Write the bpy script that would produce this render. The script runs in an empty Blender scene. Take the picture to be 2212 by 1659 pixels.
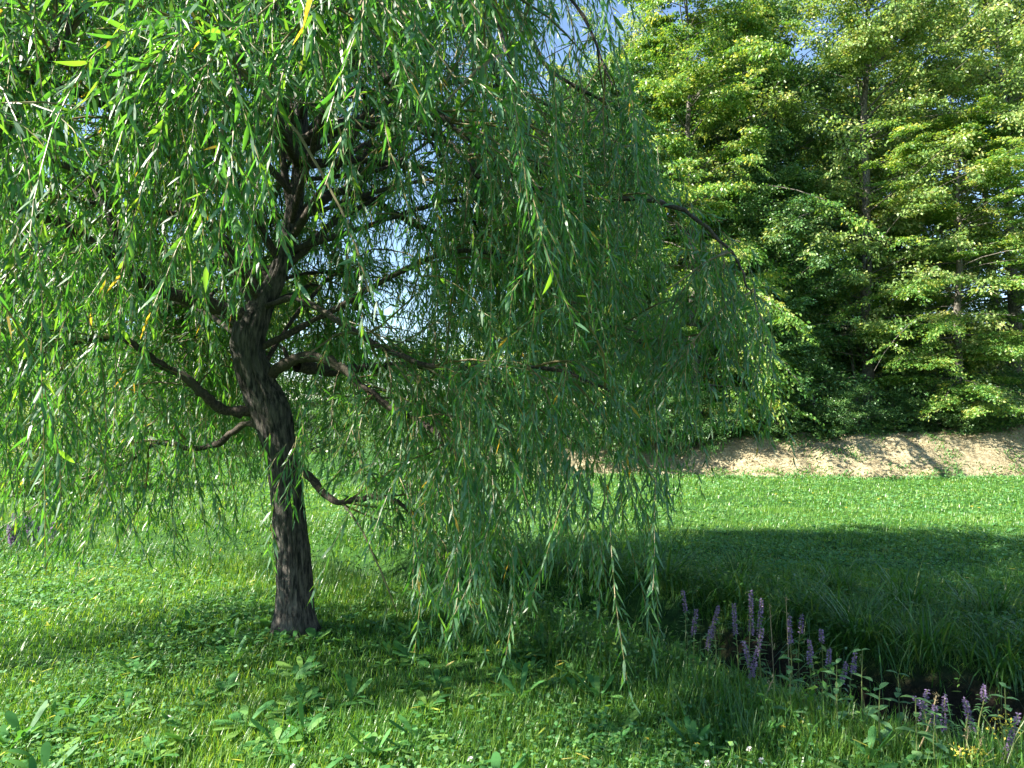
import bpy, math, random
import numpy as np
from mathutils import Vector, noise as mnoise

rng = np.random.default_rng(11)
random.seed(11)
scene = bpy.context.scene
COL = scene.collection

# ------------------------------------------------------------------ camera, sky, sun, exposure
F = 1495.0                       # focal length in units of a 2212 px wide picture
EYE = 1.6
HOR = 900.0                      # height of the horizon in that picture
cam_d = bpy.data.cameras.new("camera")
cam = bpy.data.objects.new("camera", cam_d)
COL.objects.link(cam)
cam.location = (0, 0, EYE)
cam.rotation_euler = (math.radians(90) + math.atan((HOR - 829.5) / F), 0, 0)
cam_d.sensor_width = 36
cam_d.lens = F / 2212 * 36
cam_d.clip_start = 0.05
cam_d.clip_end = 2000
scene.camera = cam

SUN_EL = math.radians(40)
TRAVEL = Vector((0.955, 0.29, 0)).normalized()          # the way the light runs over the ground
to_sun = Vector((-TRAVEL.x * math.cos(SUN_EL), -TRAVEL.y * math.cos(SUN_EL), math.sin(SUN_EL)))
world = bpy.data.worlds.new("World")
scene.world = world
world.use_nodes = True
wn = world.node_tree.nodes
bgn = wn.get("Background") or wn.new("ShaderNodeBackground")
sky = wn.new("ShaderNodeTexSky")
sky.sky_type = 'NISHITA'
sky.sun_disc = False
sky.sun_elevation = SUN_EL
sky.sun_rotation = math.atan2(to_sun.x, to_sun.y)
sky.air_density = 1.0
sky.dust_density = 0.0
sky.ozone_density = 2.0
world.node_tree.links.new(sky.outputs[0], bgn.inputs[0])
bgn.inputs[1].default_value = 0.068

sun_d = bpy.data.lights.new("sun", 'SUN')
sun_d.energy = 5.0
sun_d.angle = math.radians(0.5)
sun_d.color = (1.0, 0.94, 0.83)
sun = bpy.data.objects.new("sun", sun_d)
sun.rotation_euler = to_sun.to_track_quat('Z', 'Y').to_euler()
sun.location = (-20, -4, 20)
COL.objects.link(sun)

scene.view_settings.view_transform = 'Standard'
scene.view_settings.look = 'None'
scene.view_settings.exposure = 2.27
scene.view_settings.gamma = 1.0

# ------------------------------------------------------------------ helpers
def at(px, py, Y):
    return np.array([(px - 1106) / F * Y, Y, EYE + (HOR - py) / F * Y])

def proj(P):
    Y = np.maximum(P[..., 1], 0.05)
    return 1106 + P[..., 0] / Y * F, HOR - (P[..., 2] - EYE) / Y * F

def sstep(t):
    t = np.clip(t, 0, 1)
    return t * t * (3 - 2 * t)

def norm(v):
    return v / np.maximum(np.linalg.norm(v, axis=-1, keepdims=True), 1e-9)

def tag(o, label=None, cat=None, group=None, kind=None):
    if label: o["label"] = label
    if cat: o["category"] = cat
    if group: o["group"] = group
    if kind: o["kind"] = kind
    return o

def empty(name, loc, rz=0.0):
    o = bpy.data.objects.new(name, None)
    o.empty_display_size = 0.1
    o.location = loc
    o.rotation_euler = (0, 0, rz)
    COL.objects.link(o)
    return o

def link(name, me, parent=None):
    o = bpy.data.objects.new(name, me)
    COL.objects.link(o)
    if parent is not None:
        o.parent = parent
    return o

class MB:
    """collects vertices and faces (numpy) and builds ONE mesh"""
    def __init__(s):
        s.v = []; s.f = []; s.n = 0; s.t = []; s.m = []
    def add(s, V, faces, tint=None, mat=0):
        V = np.asarray(V, dtype=np.float32).reshape(-1, 3)
        faces = np.asarray(faces, dtype=np.int64)
        if faces.shape[1] == 3:
            faces = np.hstack([faces, -np.ones((len(faces), 1), dtype=np.int64)])
        fo = np.where(faces >= 0, faces + s.n, -1)
        s.v.append(V); s.f.append(fo); s.n += len(V)
        if tint is None: tint = np.full(len(V), 0.5)
        s.t.append(np.broadcast_to(np.asarray(tint, dtype=np.float32), (len(V),)))
        s.m.append(np.full(len(faces), mat))
    def mesh(s, name, mats, smooth=False, origin=(0, 0, 0)):
        V = np.concatenate(s.v) - np.array(origin, dtype=np.float32)
        Fc = np.concatenate(s.f)
        M = np.concatenate(s.m)
        cnt = (Fc >= 0).sum(1)
        flat = Fc[Fc >= 0]
        starts = np.concatenate([[0], np.cumsum(cnt)[:-1]])
        me = bpy.data.meshes.new(name)
        me.vertices.add(len(V)); me.vertices.foreach_set("co", V.astype(np.float32).ravel())
        me.loops.add(len(flat)); me.loops.foreach_set("vertex_index", flat.astype(np.int32))
        me.polygons.add(len(cnt)); me.polygons.foreach_set("loop_start", starts.astype(np.int32))
        me.polygons.foreach_set("loop_total", cnt.astype(np.int32))
        if not isinstance(mats, (list, tuple)): mats = [mats]
        for m in mats: me.materials.append(m)
        me.polygons.foreach_set("material_index", M.astype(np.int32))
        me.polygons.foreach_set("use_smooth", np.full(len(cnt), smooth))
        me.update(calc_edges=True)
        a = me.attributes.new("tint", 'FLOAT', 'POINT')
        a.data.foreach_set("value", np.concatenate(s.t).astype(np.float32))
        return me
    def build(s, name, mats, parent=None, smooth=False, origin=(0, 0, 0)):
        return link(name, s.mesh(name, mats, smooth, origin), parent)

def tube(mb, P, R, sides=6, tint=0.5, mat=0, cap=True):
    P = np.asarray(P, dtype=float); R = np.asarray(R, dtype=float)
    n = len(P)
    T = norm(np.gradient(P, axis=0))
    ref = np.array([0.31, 0.92, 0.24]); 
    if abs(T[0] @ norm(ref)) > 0.9: ref = np.array([1.0, 0.1, 0.05])
    A = np.zeros_like(P); a = norm(np.cross(T[0], ref))
    for i in range(n):
        a = norm(a - T[i] * (a @ T[i])); A[i] = a
    B = np.cross(T, A)
    ang = np.linspace(0, 2 * np.pi, sides, endpoint=False)
    if R.ndim == 1: R = R[:, None]
    V = P[:, None] + R[..., None] * (np.cos(ang)[None, :, None] * A[:, None] + np.sin(ang)[None, :, None] * B[:, None])
    i = np.arange(n - 1)[:, None]; j = np.arange(sides)[None]
    q = np.stack([i * sides + j, i * sides + (j + 1) % sides, (i + 1) * sides + (j + 1) % sides, (i + 1) * sides + j], -1).reshape(-1, 4)
    mb.add(V.reshape(-1, 3), q, tint, mat)

def tubes(mb, P, R, sides=3, tint=None, mat=0):
    """P (n,k,3), R (n,k): many thin tubes at once"""
    n, k, _ = P.shape
    T = norm(np.gradient(P, axis=1))
    ref = np.array([0.8, 0.55, 0.1])
    A = norm(np.cross(T, ref)); B = np.cross(T, A)
    ang = np.linspace(0, 2 * np.pi, sides, endpoint=False)
    V = P[:, :, None] + R[:, :, None, None] * (np.cos(ang)[None, None, :, None] * A[:, :, None] + np.sin(ang)[None, None, :, None] * B[:, :, None])
    o = (np.arange(n) * k * sides)[:, None, None]
    i = np.arange(k - 1)[None, :, None]; j = np.arange(sides)[None, None]
    q = np.stack([o + i * sides + j, o + i * sides + (j + 1) % sides, o + (i + 1) * sides + (j + 1) % sides, o + (i + 1) * sides + j], -1).reshape(-1, 4)
    t = 0.5 if tint is None else np.repeat(tint, k * sides)
    mb.add(V.reshape(-1, 3), q, t, mat)

TEMPL = {   # rows of (t along, half width)
    'willow': ([0, .28, .66, 1.0], [0, .5, .38, 0]),
    'diamond': ([0, .42, 1.0], [0, .5, 0]),
    'blade': ([0, .5, 1.0], [.5, .42, 0]),
    'blade1': ([0, 1.0], [.5, 0]),
    'long': ([0, .25, .5, .75, 1.0], [.4, .5, .45, .3, 0]),
    'broad': ([0, .2, .45, .75, .93, 1.0], [.08, .22, .42, .5, .3, 0]),
    'oval': ([0, .2, .55, .85, 1.0], [.05, .4, .5, .28, 0]),
}
def leaves(mb, P, D, S, L, W, kind='diamond', bend=0.0, tint=None, mat=0, fold=0.0):
    """n leaves: base P, direction D, side vector S; bend pulls the tip down"""
    ts, ws = TEMPL[kind]
    n = len(P)
    if n == 0: return
    L = np.broadcast_to(np.asarray(L, float), (n,))[:, None]; W = np.broadcast_to(np.asarray(W, float), (n,))[:, None]
    bend = np.broadcast_to(np.asarray(bend, float), (n,))[:, None]
    D = norm(D); S = norm(S - D * (S * D).sum(-1, keepdims=True)); N = np.cross(D, S)
    rows = []; faces = []; prev = None; c = 0
    down = np.array([0, 0, -1.0])
    for t, w in zip(ts, ws):
        ctr = P + D * L * t + down * bend * L * t * t
        if w == 0:
            rows.append(ctr); cur = (c,); c += 1
        else:
            rows.append(ctr - S * W * w + N * W * w * fold); rows.append(ctr + S * W * w + N * W * w * fold); cur = (c, c + 1); c += 2
        if prev is not None:
            if len(prev) == 1: faces.append((prev[0], cur[0], cur[1], -1))
            elif len(cur) == 1: faces.append((prev[0], prev[1], cur[0], -1))
            else: faces.append((prev[0], prev[1], cur[1], cur[0]))
        prev = cur
    V = np.stack(rows, 1).reshape(-1, 3)
    fa = np.array(faces)[None]; off = (np.arange(n) * c)[:, None, None]
    fa = np.where(fa >= 0, fa + off, -1).reshape(-1, 4)
    if tint is None: tint = rng.random(n)
    mb.add(V, fa, np.repeat(np.broadcast_to(tint, (n,)), c), mat)

def catmull(P, m=8):
    P = np.asarray(P, float)
    Q = np.vstack([2 * P[0] - P[1], P, 2 * P[-1] - P[-2]])
    out = []
    for i in range(1, len(Q) - 2):
        p0, p1, p2, p3 = Q[i - 1], Q[i], Q[i + 1], Q[i + 2]
        for t in np.linspace(0, 1, m, endpoint=False):
            out.append(0.5 * ((2 * p1) + (-p0 + p2) * t + (2 * p0 - 5 * p1 + 4 * p2 - p3) * t * t + (-p0 + 3 * p1 - 3 * p2 + p3) * t ** 3))
    out.append(Q[-2])
    return np.array(out)

def rvec(n):
    return norm(rng.normal(size=(n, 3)))

def vnoise(x, y, seed=0):
    """cheap smooth value noise on arrays, -1..1"""
    x = x + seed * 17.3; y = y - seed * 9.1
    xi = np.floor(x).astype(int); yi = np.floor(y).astype(int); xf = sstep(x - xi); yf = sstep(y - yi)
    def h(a, b):
        v = np.sin(a * 127.1 + b * 311.7 + seed * 3.3) * 43758.5453
        return v - np.floor(v)
    r = h(xi, yi) * (1 - xf) * (1 - yf) + h(xi + 1, yi) * xf * (1 - yf) + h(xi, yi + 1) * (1 - xf) * yf + h(xi + 1, yi + 1) * xf * yf
    return r * 2 - 1

# ------------------------------------------------------------------ materials
def new_mat(name):
    m = bpy.data.materials.new(name); m.use_nodes = True
    nt = m.node_tree; nt.nodes.clear()
    return m, nt, nt.nodes, nt.links

def leaf_mat(name, ramp, back=None, rough=0.42, trans=0.35, tcol=None, spec=0.5, patch=0.0):
    """ramp: colours across the per leaf tint; back: colour of the underside"""
    m, nt, N, Lk = new_mat(name)
    out = N.new("ShaderNodeOutputMaterial")
    at_ = N.new("ShaderNodeAttribute"); at_.attribute_name = "tint"
    cr = N.new("ShaderNodeValToRGB")
    el = cr.color_ramp.elements
    while len(el) > 1: el.remove(el[-1])
    el[0].position = ramp[0][0]; el[0].color = (*ramp[0][1], 1)
    for p, c in ramp[1:]:
        e = el.new(p); e.color = (*c, 1)
    fac = at_.outputs["Fac"]
    if patch:
        geo = N.new("ShaderNodeNewGeometry")
        nz = N.new("ShaderNodeTexNoise"); nz.inputs["Scale"].default_value = 0.9; nz.inputs["Detail"].default_value = 3
        Lk.new(geo.outputs["Position"], nz.inputs["Vector"])
        ma = N.new("ShaderNodeMath"); ma.operation = 'MULTIPLY_ADD'
        ma.inputs[1].default_value = patch; Lk.new(nz.outputs["Fac"], ma.inputs[0])
        sb = N.new("ShaderNodeMath"); sb.operation = 'SUBTRACT'; sb.inputs[1].default_value = patch * 0.5
        Lk.new(fac, ma.inputs[2]); Lk.new(ma.outputs[0], sb.inputs[0]); fac = sb.outputs[0]
    Lk.new(fac, cr.inputs[0])
    col = cr.outputs[0]
    if back is not None:
        g = N.new("ShaderNodeNewGeometry")
        mx = N.new("ShaderNodeMixRGB"); mx.inputs[2].default_value = (*back, 1)
        mu = N.new("ShaderNodeMath"); mu.operation = 'MULTIPLY'; mu.inputs[1].default_value = 0.75
        Lk.new(g.outputs["Backfacing"], mu.inputs[0]); Lk.new(mu.outputs[0], mx.inputs[0])
        Lk.new(col, mx.inputs[1]); front = mx.outputs[0]
    else:
        front = col
    pb = N.new("ShaderNodeBsdfPrincipled")
    pb.inputs["Roughness"].default_value = rough
    pb.inputs["Specular IOR Level"].default_value = spec
    Lk.new(front, pb.inputs["Base Color"])
    tr = N.new("ShaderNodeBsdfTranslucent")
    tm = N.new("ShaderNodeMixRGB"); tm.blend_type = 'MULTIPLY'; tm.inputs[0].default_value = 1
    tm.inputs[2].default_value = (*(tcol or (1.9, 1.7, 0.7)), 1)
    Lk.new(col, tm.inputs[1]); Lk.new(tm.outputs[0], tr.inputs["Color"])
    ms = N.new("ShaderNodeMixShader"); ms.inputs[0].default_value = trans
    Lk.new(pb.outputs[0], ms.inputs[1]); Lk.new(tr.outputs[0], ms.inputs[2]); Lk.new(ms.outputs[0], out.inputs[0])
    return m

def bark_mat(name, c0, c1, c2, scale=9, stretch=0.18, bump=0.7):
    m, nt, N, Lk = new_mat(name)
    out = N.new("ShaderNodeOutputMaterial"); pb = N.new("ShaderNodeBsdfPrincipled")
    tc = N.new("ShaderNodeTexCoord"); mp = N.new("ShaderNodeMapping"); mp.inputs["Scale"].default_value = (1, 1, stretch)
    Lk.new(tc.outputs["Object"], mp.inputs[0])
    n1 = N.new("ShaderNodeTexNoise"); n1.inputs["Scale"].default_value = scale * 5; n1.inputs["Detail"].default_value = 8; n1.inputs["Roughness"].default_value = 0.65
    Lk.new(mp.outputs[0], n1.inputs["Vector"])
    n2 = N.new("ShaderNodeTexNoise"); n2.inputs["Scale"].default_value = 3.0; n2.inputs["Detail"].default_value = 4
    Lk.new(tc.outputs["Object"], n2.inputs["Vector"])
    cr = N.new("ShaderNodeValToRGB"); cr.color_ramp.elements[0].position = 0.42; cr.color_ramp.elements[0].color = (*c0, 1)
    cr.color_ramp.elements[1].position = 0.66; cr.color_ramp.elements[1].color = (*c1, 1)
    Lk.new(n1.outputs["Fac"], cr.inputs[0])
    c3 = N.new("ShaderNodeValToRGB"); c3.color_ramp.elements[0].position = 0.52; c3.color_ramp.elements[1].position = 0.66
    Lk.new(n2.outputs["Fac"], c3.inputs[0])
    mx = N.new("ShaderNodeMixRGB"); mx.inputs[2].default_value = (*c2, 1)
    mm = N.new("ShaderNodeMath"); mm.operation = 'MULTIPLY'; mm.inputs[1].default_value = 0.55
    Lk.new(c3.outputs[0], mm.inputs[0]); Lk.new(mm.outputs[0], mx.inputs[0]); Lk.new(cr.outputs[0], mx.inputs[1])
    Lk.new(mx.outputs[0], pb.inputs["Base Color"])
    pb.inputs["Roughness"].default_value = 0.9
    bp = N.new("ShaderNodeBump"); bp.inputs["Strength"].default_value = bump; bp.inputs["Distance"].default_value = 0.025
    Lk.new(n1.outputs["Fac"], bp.inputs["Height"]); Lk.new(bp.outputs[0], pb.inputs["Normal"])
    Lk.new(pb.outputs[0], out.inputs[0])
    return m

def ground_mat():
    m, nt, N, Lk = new_mat("ground")
    out = N.new("ShaderNodeOutputMaterial"); pb = N.new("ShaderNodeBsdfPrincipled"); pb.inputs["Roughness"].default_value = 0.95
    pb.inputs["Specular IOR Level"].default_value = 0.15
    geo = N.new("ShaderNodeNewGeometry")
    def nz(sc, det=6):
        n = N.new("ShaderNodeTexNoise"); n.inputs["Scale"].default_value = sc; n.inputs["Detail"].default_value = det
        n.inputs["Roughness"].default_value = 0.65
        Lk.new(geo.outputs["Position"], n.inputs["Vector"]); return n.outputs["Fac"]
    def ramp(f, a, ca, b, cb):
        r = N.new("ShaderNodeValToRGB"); e = r.color_ramp.elements
        e[0].position = a; e[0].color = (*ca, 1); e[1].position = b; e[1].color = (*cb, 1); Lk.new(f, r.inputs[0]); return r.outputs[0]
    def mix(f, a, b):
        x = N.new("ShaderNodeMixRGB"); Lk.new(f, x.inputs[0]); Lk.new(a, x.inputs[1]); Lk.new(b, x.inputs[2]); return x.outputs[0]
    turf = ramp(nz(14), 0.35, (0.015, 0.05, 0.010), 0.68, (0.045, 0.115, 0.02))
    dirt = mix(nz(3.5, 8), ramp(nz(40), 0.35, (0.14, 0.11, 0.065), 0.65, (0.34, 0.30, 0.185)), ramp(nz(9, 8), 0.42, (0.18, 0.145, 0.085), 0.6, (0.42, 0.375, 0.24)))
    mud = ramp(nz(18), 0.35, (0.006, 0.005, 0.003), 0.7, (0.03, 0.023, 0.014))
    def zone(nm):
        a = N.new("ShaderNodeAttribute"); a.attribute_name = nm; return a.outputs["Fac"]
    c = mix(zone("dirt"), turf, dirt)
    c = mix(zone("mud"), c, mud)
    Lk.new(c, pb.inputs["Base Color"])
    bp = N.new("ShaderNodeBump"); bp.inputs["Strength"].default_value = 0.8; bp.inputs["Distance"].default_value = 0.05
    Lk.new(nz(22, 8), bp.inputs["Height"]); Lk.new(bp.outputs[0], pb.inputs["Normal"])
    Lk.new(pb.outputs[0], out.inputs[0])
    return m

M = {}
M['ground'] = ground_mat()
M['willow'] = leaf_mat("willow_leaf", [(0, (0.022, 0.095, 0.026)), (0.5, (0.045, 0.14, 0.034)), (0.85, (0.09, 0.19, 0.034)), (0.965, (0.15, 0.22, 0.035)), (1.0, (0.36, 0.24, 0.05))],
                       back=(0.115, 0.22, 0.12), rough=0.41, trans=0.48, tcol=(2.7, 2.5, 0.7), spec=0.6)
M['twig'] = leaf_mat("willow_twig", [(0, (0.09, 0.075, 0.025)), (1, (0.20, 0.15, 0.045))], rough=0.5, trans=0.0)
M['bark'] = bark_mat("willow_bark", (0.006, 0.005, 0.004), (0.14, 0.122, 0.10), (0.055, 0.055, 0.04))
M['limb'] = bark_mat("willow_limb_bark", (0.018, 0.013, 0.009), (0.085, 0.065, 0.045), (0.06, 0.055, 0.03), scale=14, stretch=0.6, bump=0.4)
M['trunk'] = bark_mat("forest_bark", (0.05, 0.045, 0.035), (0.19, 0.17, 0.14), (0.12, 0.13, 0.09), scale=5, stretch=0.5)
M['hornbeam'] = leaf_mat("hornbeam_leaf", [(0, (0.045, 0.13, 0.026)), (0.4, (0.11, 0.24, 0.04)), (0.75, (0.23, 0.32, 0.075)), (1, (0.36, 0.39, 0.11))], trans=0.4, tcol=(2.0, 1.7, .6), patch=0.55)
M['lime'] = leaf_mat("pale_leaf", [(0, (0.08, 0.17, 0.04)), (0.4, (0.18, 0.29, 0.075)), (0.8, (0.28, 0.36, 0.13)), (1, (0.42, 0.41, 0.16))], trans=0.4, tcol=(1.7, 1.5, .6), patch=0.55)
M['oak'] = leaf_mat("dark_leaf", [(0, (0.03, 0.10, 0.03)), (0.6, (0.075, 0.165, 0.045)), (1, (0.14, 0.22, 0.06))], trans=0.25, tcol=(1.9, 1.8, .6), patch=0.4)
M['grass'] = leaf_mat("grass_blade", [(0, (0.035, 0.135, 0.022)), (0.4, (0.085, 0.215, 0.033)), (0.75, (0.18, 0.30, 0.055)), (0.93, (0.22, 0.31, 0.09)), (1, (0.36, 0.33, 0.17))], rough=0.38, trans=0.42, tcol=(2.2, 1.8, .6), patch=0.9)
M['weed'] = leaf_mat("weed_leaf", [(0, (0.04, 0.14, 0.038)), (0.6, (0.075, 0.21, 0.055)), (1, (0.16, 0.28, 0.06))], back=(0.13, 0.25, 0.11), rough=0.55, trans=0.35, tcol=(1.9, 1.8, .6), spec=0.25)
M['sedge'] = leaf_mat("sedge_blade", [(0, (0.025, 0.09, 0.015)), (0.8, (0.06, 0.16, 0.025)), (1, (0.13, 0.2, 0.04))], rough=0.36, trans=0.35)
M['straw'] = leaf_mat("dry_straw", [(0, (0.30, 0.22, 0.10)), (1, (0.52, 0.42, 0.24))], rough=0.7, trans=0.15, tcol=(1, 1, 1))
M['purple'] = leaf_mat("purple_petal", [(0, (0.15, 0.10, 0.18)), (0.7, (0.24, 0.165, 0.30)), (1, (0.34, 0.25, 0.36))], rough=0.6, trans=0.3, tcol=(1.2, 1.2, 1.2))
M['yellow'] = leaf_mat("yellow_petal", [(0, (0.40, 0.30, 0.02)), (1, (0.50, 0.44, 0.05))], rough=0.6, trans=0.2, tcol=(1, 1, 1))
M['white'] = leaf_mat("white_petal", [(0, (0.66, 0.64, 0.58)), (1, (0.80, 0.79, 0.76))], rough=0.6, trans=0.25, tcol=(1, 1, 1))
M['yellowleaf'] = leaf_mat("yellowing_leaf", [(0, (0.22, 0.30, 0.05)), (0.5, (0.45, 0.42, 0.05)), (1, (0.62, 0.52, 0.22))], rough=0.5, trans=0.3, tcol=(1.3, 1.2, .6))
M['stem'] = leaf_mat("green_stem", [(0, (0.06, 0.11, 0.03)), (1, (0.16, 0.17, 0.05))], rough=0.5, trans=0.0)

# ------------------------------------------------------------------ ground
DITCH = np.array([(9, 3.5), (5, 3.8), (3.2, 4.0), (2.35, 4.2), (1.8, 4.75), (1.4, 5.4), (0.8, 6.2), (-0.1, 6.9), (-1.6, 7.9), (-4, 9.2), (-8, 10.8), (-18, 12.5)])
def ditch_d(x, y):
    d = np.full(np.shape(x), 1e9)
    for a, b in zip(DITCH[:-1], DITCH[1:]):
        ab = b - a; t = np.clip(((x - a[0]) * ab[0] + (y - a[1]) * ab[1]) / (ab @ ab), 0, 1)
        d = np.minimum(d, np.hypot(x - a[0] - t * ab[0], y - a[1] - t * ab[1]))
    return d
def bank_line(x):
    return 18.4 + 0.35 * np.sin(x * 0.45) + 0.15 * vnoise(x * 0.9, x * 0)
def bank_h(x):
    return np.clip(0.62 + 0.042 * x, 0.25, 1.3)
def gz(x, y):
    x = np.asarray(x, float); y = np.asarray(y, float)
    z = 0.03 * vnoise(x * 0.5, y * 0.5, 1) + 0.018 * vnoise(x * 1.9, y * 1.9, 2)
    d = ditch_d(x, y) + 0.12 * vnoise(x * 1.7, y * 1.7, 3)
    dep = np.where(x > -1, 0.72, 0.72 - 0.06 * np.clip(-1 - x, 0, 6))
    z = z - dep * sstep(1.12 - d / 0.74)
    t = (y - bank_line(x)) / 1.7
    z = z + bank_h(x) * sstep(t) + np.clip(y - 20, 0, 60) * 0.012 + 4.5 * sstep((y - 26) / 20) * sstep((x + 6) / 12) + 2.2 * sstep((y - 32) / 20) + np.where((t > 0) & (t < 1.4), 0.12 * vnoise(x * 2.3, y * 2.3, 4) + .10 * vnoise(x * .8, y * 1.3, 14), 0)
    z = z + 0.05 * np.exp(-((x + 1.57) ** 2 + (y - 5.1) ** 2) / 0.35)
    return z
BASE_XY = (-1.57, 5.1)
def make_ground():
    xs = np.unique(np.concatenate([np.linspace(-400, -40, 12), np.linspace(-40, -10, 40), np.linspace(-10, 12, 300), np.linspace(12, 40, 50), np.linspace(40, 400, 12)]))
    ys = np.unique(np.concatenate([np.linspace(-200, -4, 12), np.linspace(-4, 2, 16), np.linspace(2, 12, 160), np.linspace(12, 17.5, 40), np.linspace(17.5, 21, 60), np.linspace(21, 60, 40), np.linspace(60, 600, 12)]))
    X, Y = np.meshgrid(xs, ys)
    Z = gz(X, Y)
    V = np.stack([X, Y, Z], -1).reshape(-1, 3)
    nx = len(xs); i = np.arange(len(ys) - 1)[:, None] * nx; j = np.arange(nx - 1)[None]
    q = np.stack([i + j, i + j + 1, i + j + 1 + nx, i + j + nx], -1).reshape(-1, 4)
    mb = MB(); mb.add(V, q)
    o = mb.build("ground", M['ground'], smooth=True)
    x, y = V[:, 0], V[:, 1]
    t = (y - bank_line(x)) / 1.7
    dirt = sstep((t + 0.10 + 0.15 * vnoise(x * 2, y * 2, 6)) / 0.15) * (1 - 0.0 * t)
    dirt = dirt * np.where(t > 1.5, 0.35, 1) * sstep((x + 0.5 + vnoise(x, y, 5)) / 2.5)
    d = ditch_d(x, y)
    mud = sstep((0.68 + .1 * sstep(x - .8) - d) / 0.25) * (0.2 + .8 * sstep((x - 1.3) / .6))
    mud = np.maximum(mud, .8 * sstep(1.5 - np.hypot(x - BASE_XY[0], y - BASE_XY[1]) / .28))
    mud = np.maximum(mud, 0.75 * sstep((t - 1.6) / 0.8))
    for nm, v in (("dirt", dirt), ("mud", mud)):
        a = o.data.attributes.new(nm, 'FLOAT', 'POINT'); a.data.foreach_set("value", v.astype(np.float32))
    tag(o, kind='structure')
make_ground()

# ------------------------------------------------------------------ the weeping willow
BASE = np.array([-1.57, 5.1, 0.0]); BASE[2] = gz(BASE[0], BASE[1])
willow = empty("willow_tree", tuple(BASE))
tag(willow, "weeping willow with a leaning dark trunk and curtains of narrow leaves hanging to the grass", "tree")

# trunk: (px, py, depth, radius)
TR = [(648, 1400, 5.08, .150), (646, 1370, 5.1, .134), (643, 1300, 5.1, .124), (638, 1200, 5.1, .120), (628, 1110, 5.1, .113), (612, 1000, 5.1, .108), (600, 940, 5.1, .120),
      (585, 890, 5.1, .138), (557, 830, 5.08, .125), (535, 760, 5.05, .118), (540, 705, 5.05, .112), (562, 655, 5.1, .084), (592, 600, 5.15, .066), (612, 530, 5.2, .058), (630, 440, 5.25, .056),
      (640, 350, 5.3, .056), (642, 260, 5.35, .052), (635, 150, 5.4, .047), (618, 30, 5.45, .042), (600, -120, 5.5, .040), (610, -300, 5.5, .028), (640, -480, 5.5, .012)]
tp = catmull([at(a, b, c) for a, b, c, r in TR], 14)
tr = catmull([[r, 0, 0] for *_, r in TR], 14)[:, 0]
sides = 56
ang = np.linspace(0, 2 * np.pi, sides, endpoint=False)
RR = np.zeros((len(tp), sides))
for i in range(len(tp)):
    for j in range(sides):
        u = Vector((math.cos(ang[j]) * 2.6, math.sin(ang[j]) * 2.6, tp[i][2] * 0.9))
        n1 = mnoise.noise(u * 3.2); n2 = mnoise.noise(Vector((u.x * 6, u.y * 6, u.z * 5)))
        n3 = mnoise.noise(Vector((u.x * .5, u.y * .5, u.z * 2.4)))
        RR[i, j] = tr[i] * (1 + 0.08 * n3) + min(0.019, tr[i] * .17) * (1 - 2.6 * abs(n1)) + 0.004 * n2
        hz = max(0.0, 0.34 - (tp[i][2] - BASE[2])) / 0.34
        RR[i, j] += 0.06 * hz * hz * (0.6 + 0.4 * math.cos(ang[j] * 5 + 1))
mb = MB(); tube(mb, tp, RR * .93, sides)
mb.build("trunk", M['bark'], willow, smooth=True, origin=BASE)

def right_edge(py):
    return np.interp(py, [-200, 0, 150, 330, 430, 520, 620, 750, 1000, 1100, 1480], [1330, 1345, 1370, 1415, 1480, 1590, 1655, 1680, 1690, 1470, 1450])
LIMBS = []     # list of (points, radii)
def limb_px(pts, r0, r1):
    P = catmull([at(a, b, c) for a, b, c in pts], 7)
    LIMBS.append((P, np.linspace(1, 0, len(P)) ** 0.8 * (r0 - r1) + r1))
limb_px([(545, 690, 5.05), (440, 652, 4.9), (330, 622, 4.7), (262, 575, 4.5), (200, 520, 4.35), (100, 455, 4.1), (0, 425, 3.9), (-150, 430, 3.7), (-300, 520, 3.5)], .052, .014)
limb_px([(262, 575, 4.5), (232, 480, 4.45), (185, 400, 4.4), (105, 342, 4.3), (20, 300, 4.2)], .034, .010)
limb_px([(575, 815, 5.1), (620, 790, 5.0), (690, 788, 4.95), (745, 820, 4.9), (790, 850, 4.85), (850, 885, 4.75), (910, 920, 4.6), (1000, 1000, 4.4)], .046, .010)
limb_px([(640, 790, 5.0), (720, 800, 5.3), (800, 790, 5.5), (900, 790, 5.7), (1020, 840, 5.9)], .045, .012)
limb_px([(580, 885, 5.1), (490, 882, 5.0), (430, 850, 4.9), (370, 805, 4.8), (320, 780, 4.7), (265, 742, 4.6), (180, 730, 4.5), (80, 770, 4.3)], .042, .008)
limb_px([(600, 935, 5.1), (530, 925, 5.2), (470, 965, 5.3), (400, 978, 5.3), (330, 970, 5.3), (270, 1000, 5.3), (180, 1040, 5.2)], .030, .006)
limb_px([(630, 985, 5.1), (680, 1035, 5.0), (730, 1075, 4.95), (790, 1062, 4.9), (850, 1060, 4.8), (900, 1095, 4.7), (940, 1150, 4.6), (965, 1230, 4.5)], .032, .003)
limb_px([(640, 300, 5.3), (700, 268, 5.2), (780, 258, 5.1), (860, 262, 5.0), (960, 300, 4.8), (1040, 380, 4.6)], .045, .012)
limb_px([(618, 40, 5.45), (760, 90, 5.3), (900, 220, 5.1), (960, 262, 5.0), (1030, 315, 4.9), (1130, 392, 4.75), (1250, 432, 4.6), (1400, 440, 4.5), (1500, 480, 4.4), (1580, 550, 4.35), (1615, 650, 4.3)], .034, .004)
limb_px([(600, -120, 5.5), (800, -170, 5.4), (980, -60, 5.2), (1060, 130, 5.1), (1090, 260, 5.0), (1120, 400, 4.9)], .045, .010)
limb_px([(605, -200, 5.5), (850, -260, 5.5), (1050, -120, 5.4), (1180, 110, 5.2), (1290, 190, 5.1), (1350, 235, 5.0), (1395, 300, 4.9)], .026, .004)
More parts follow.
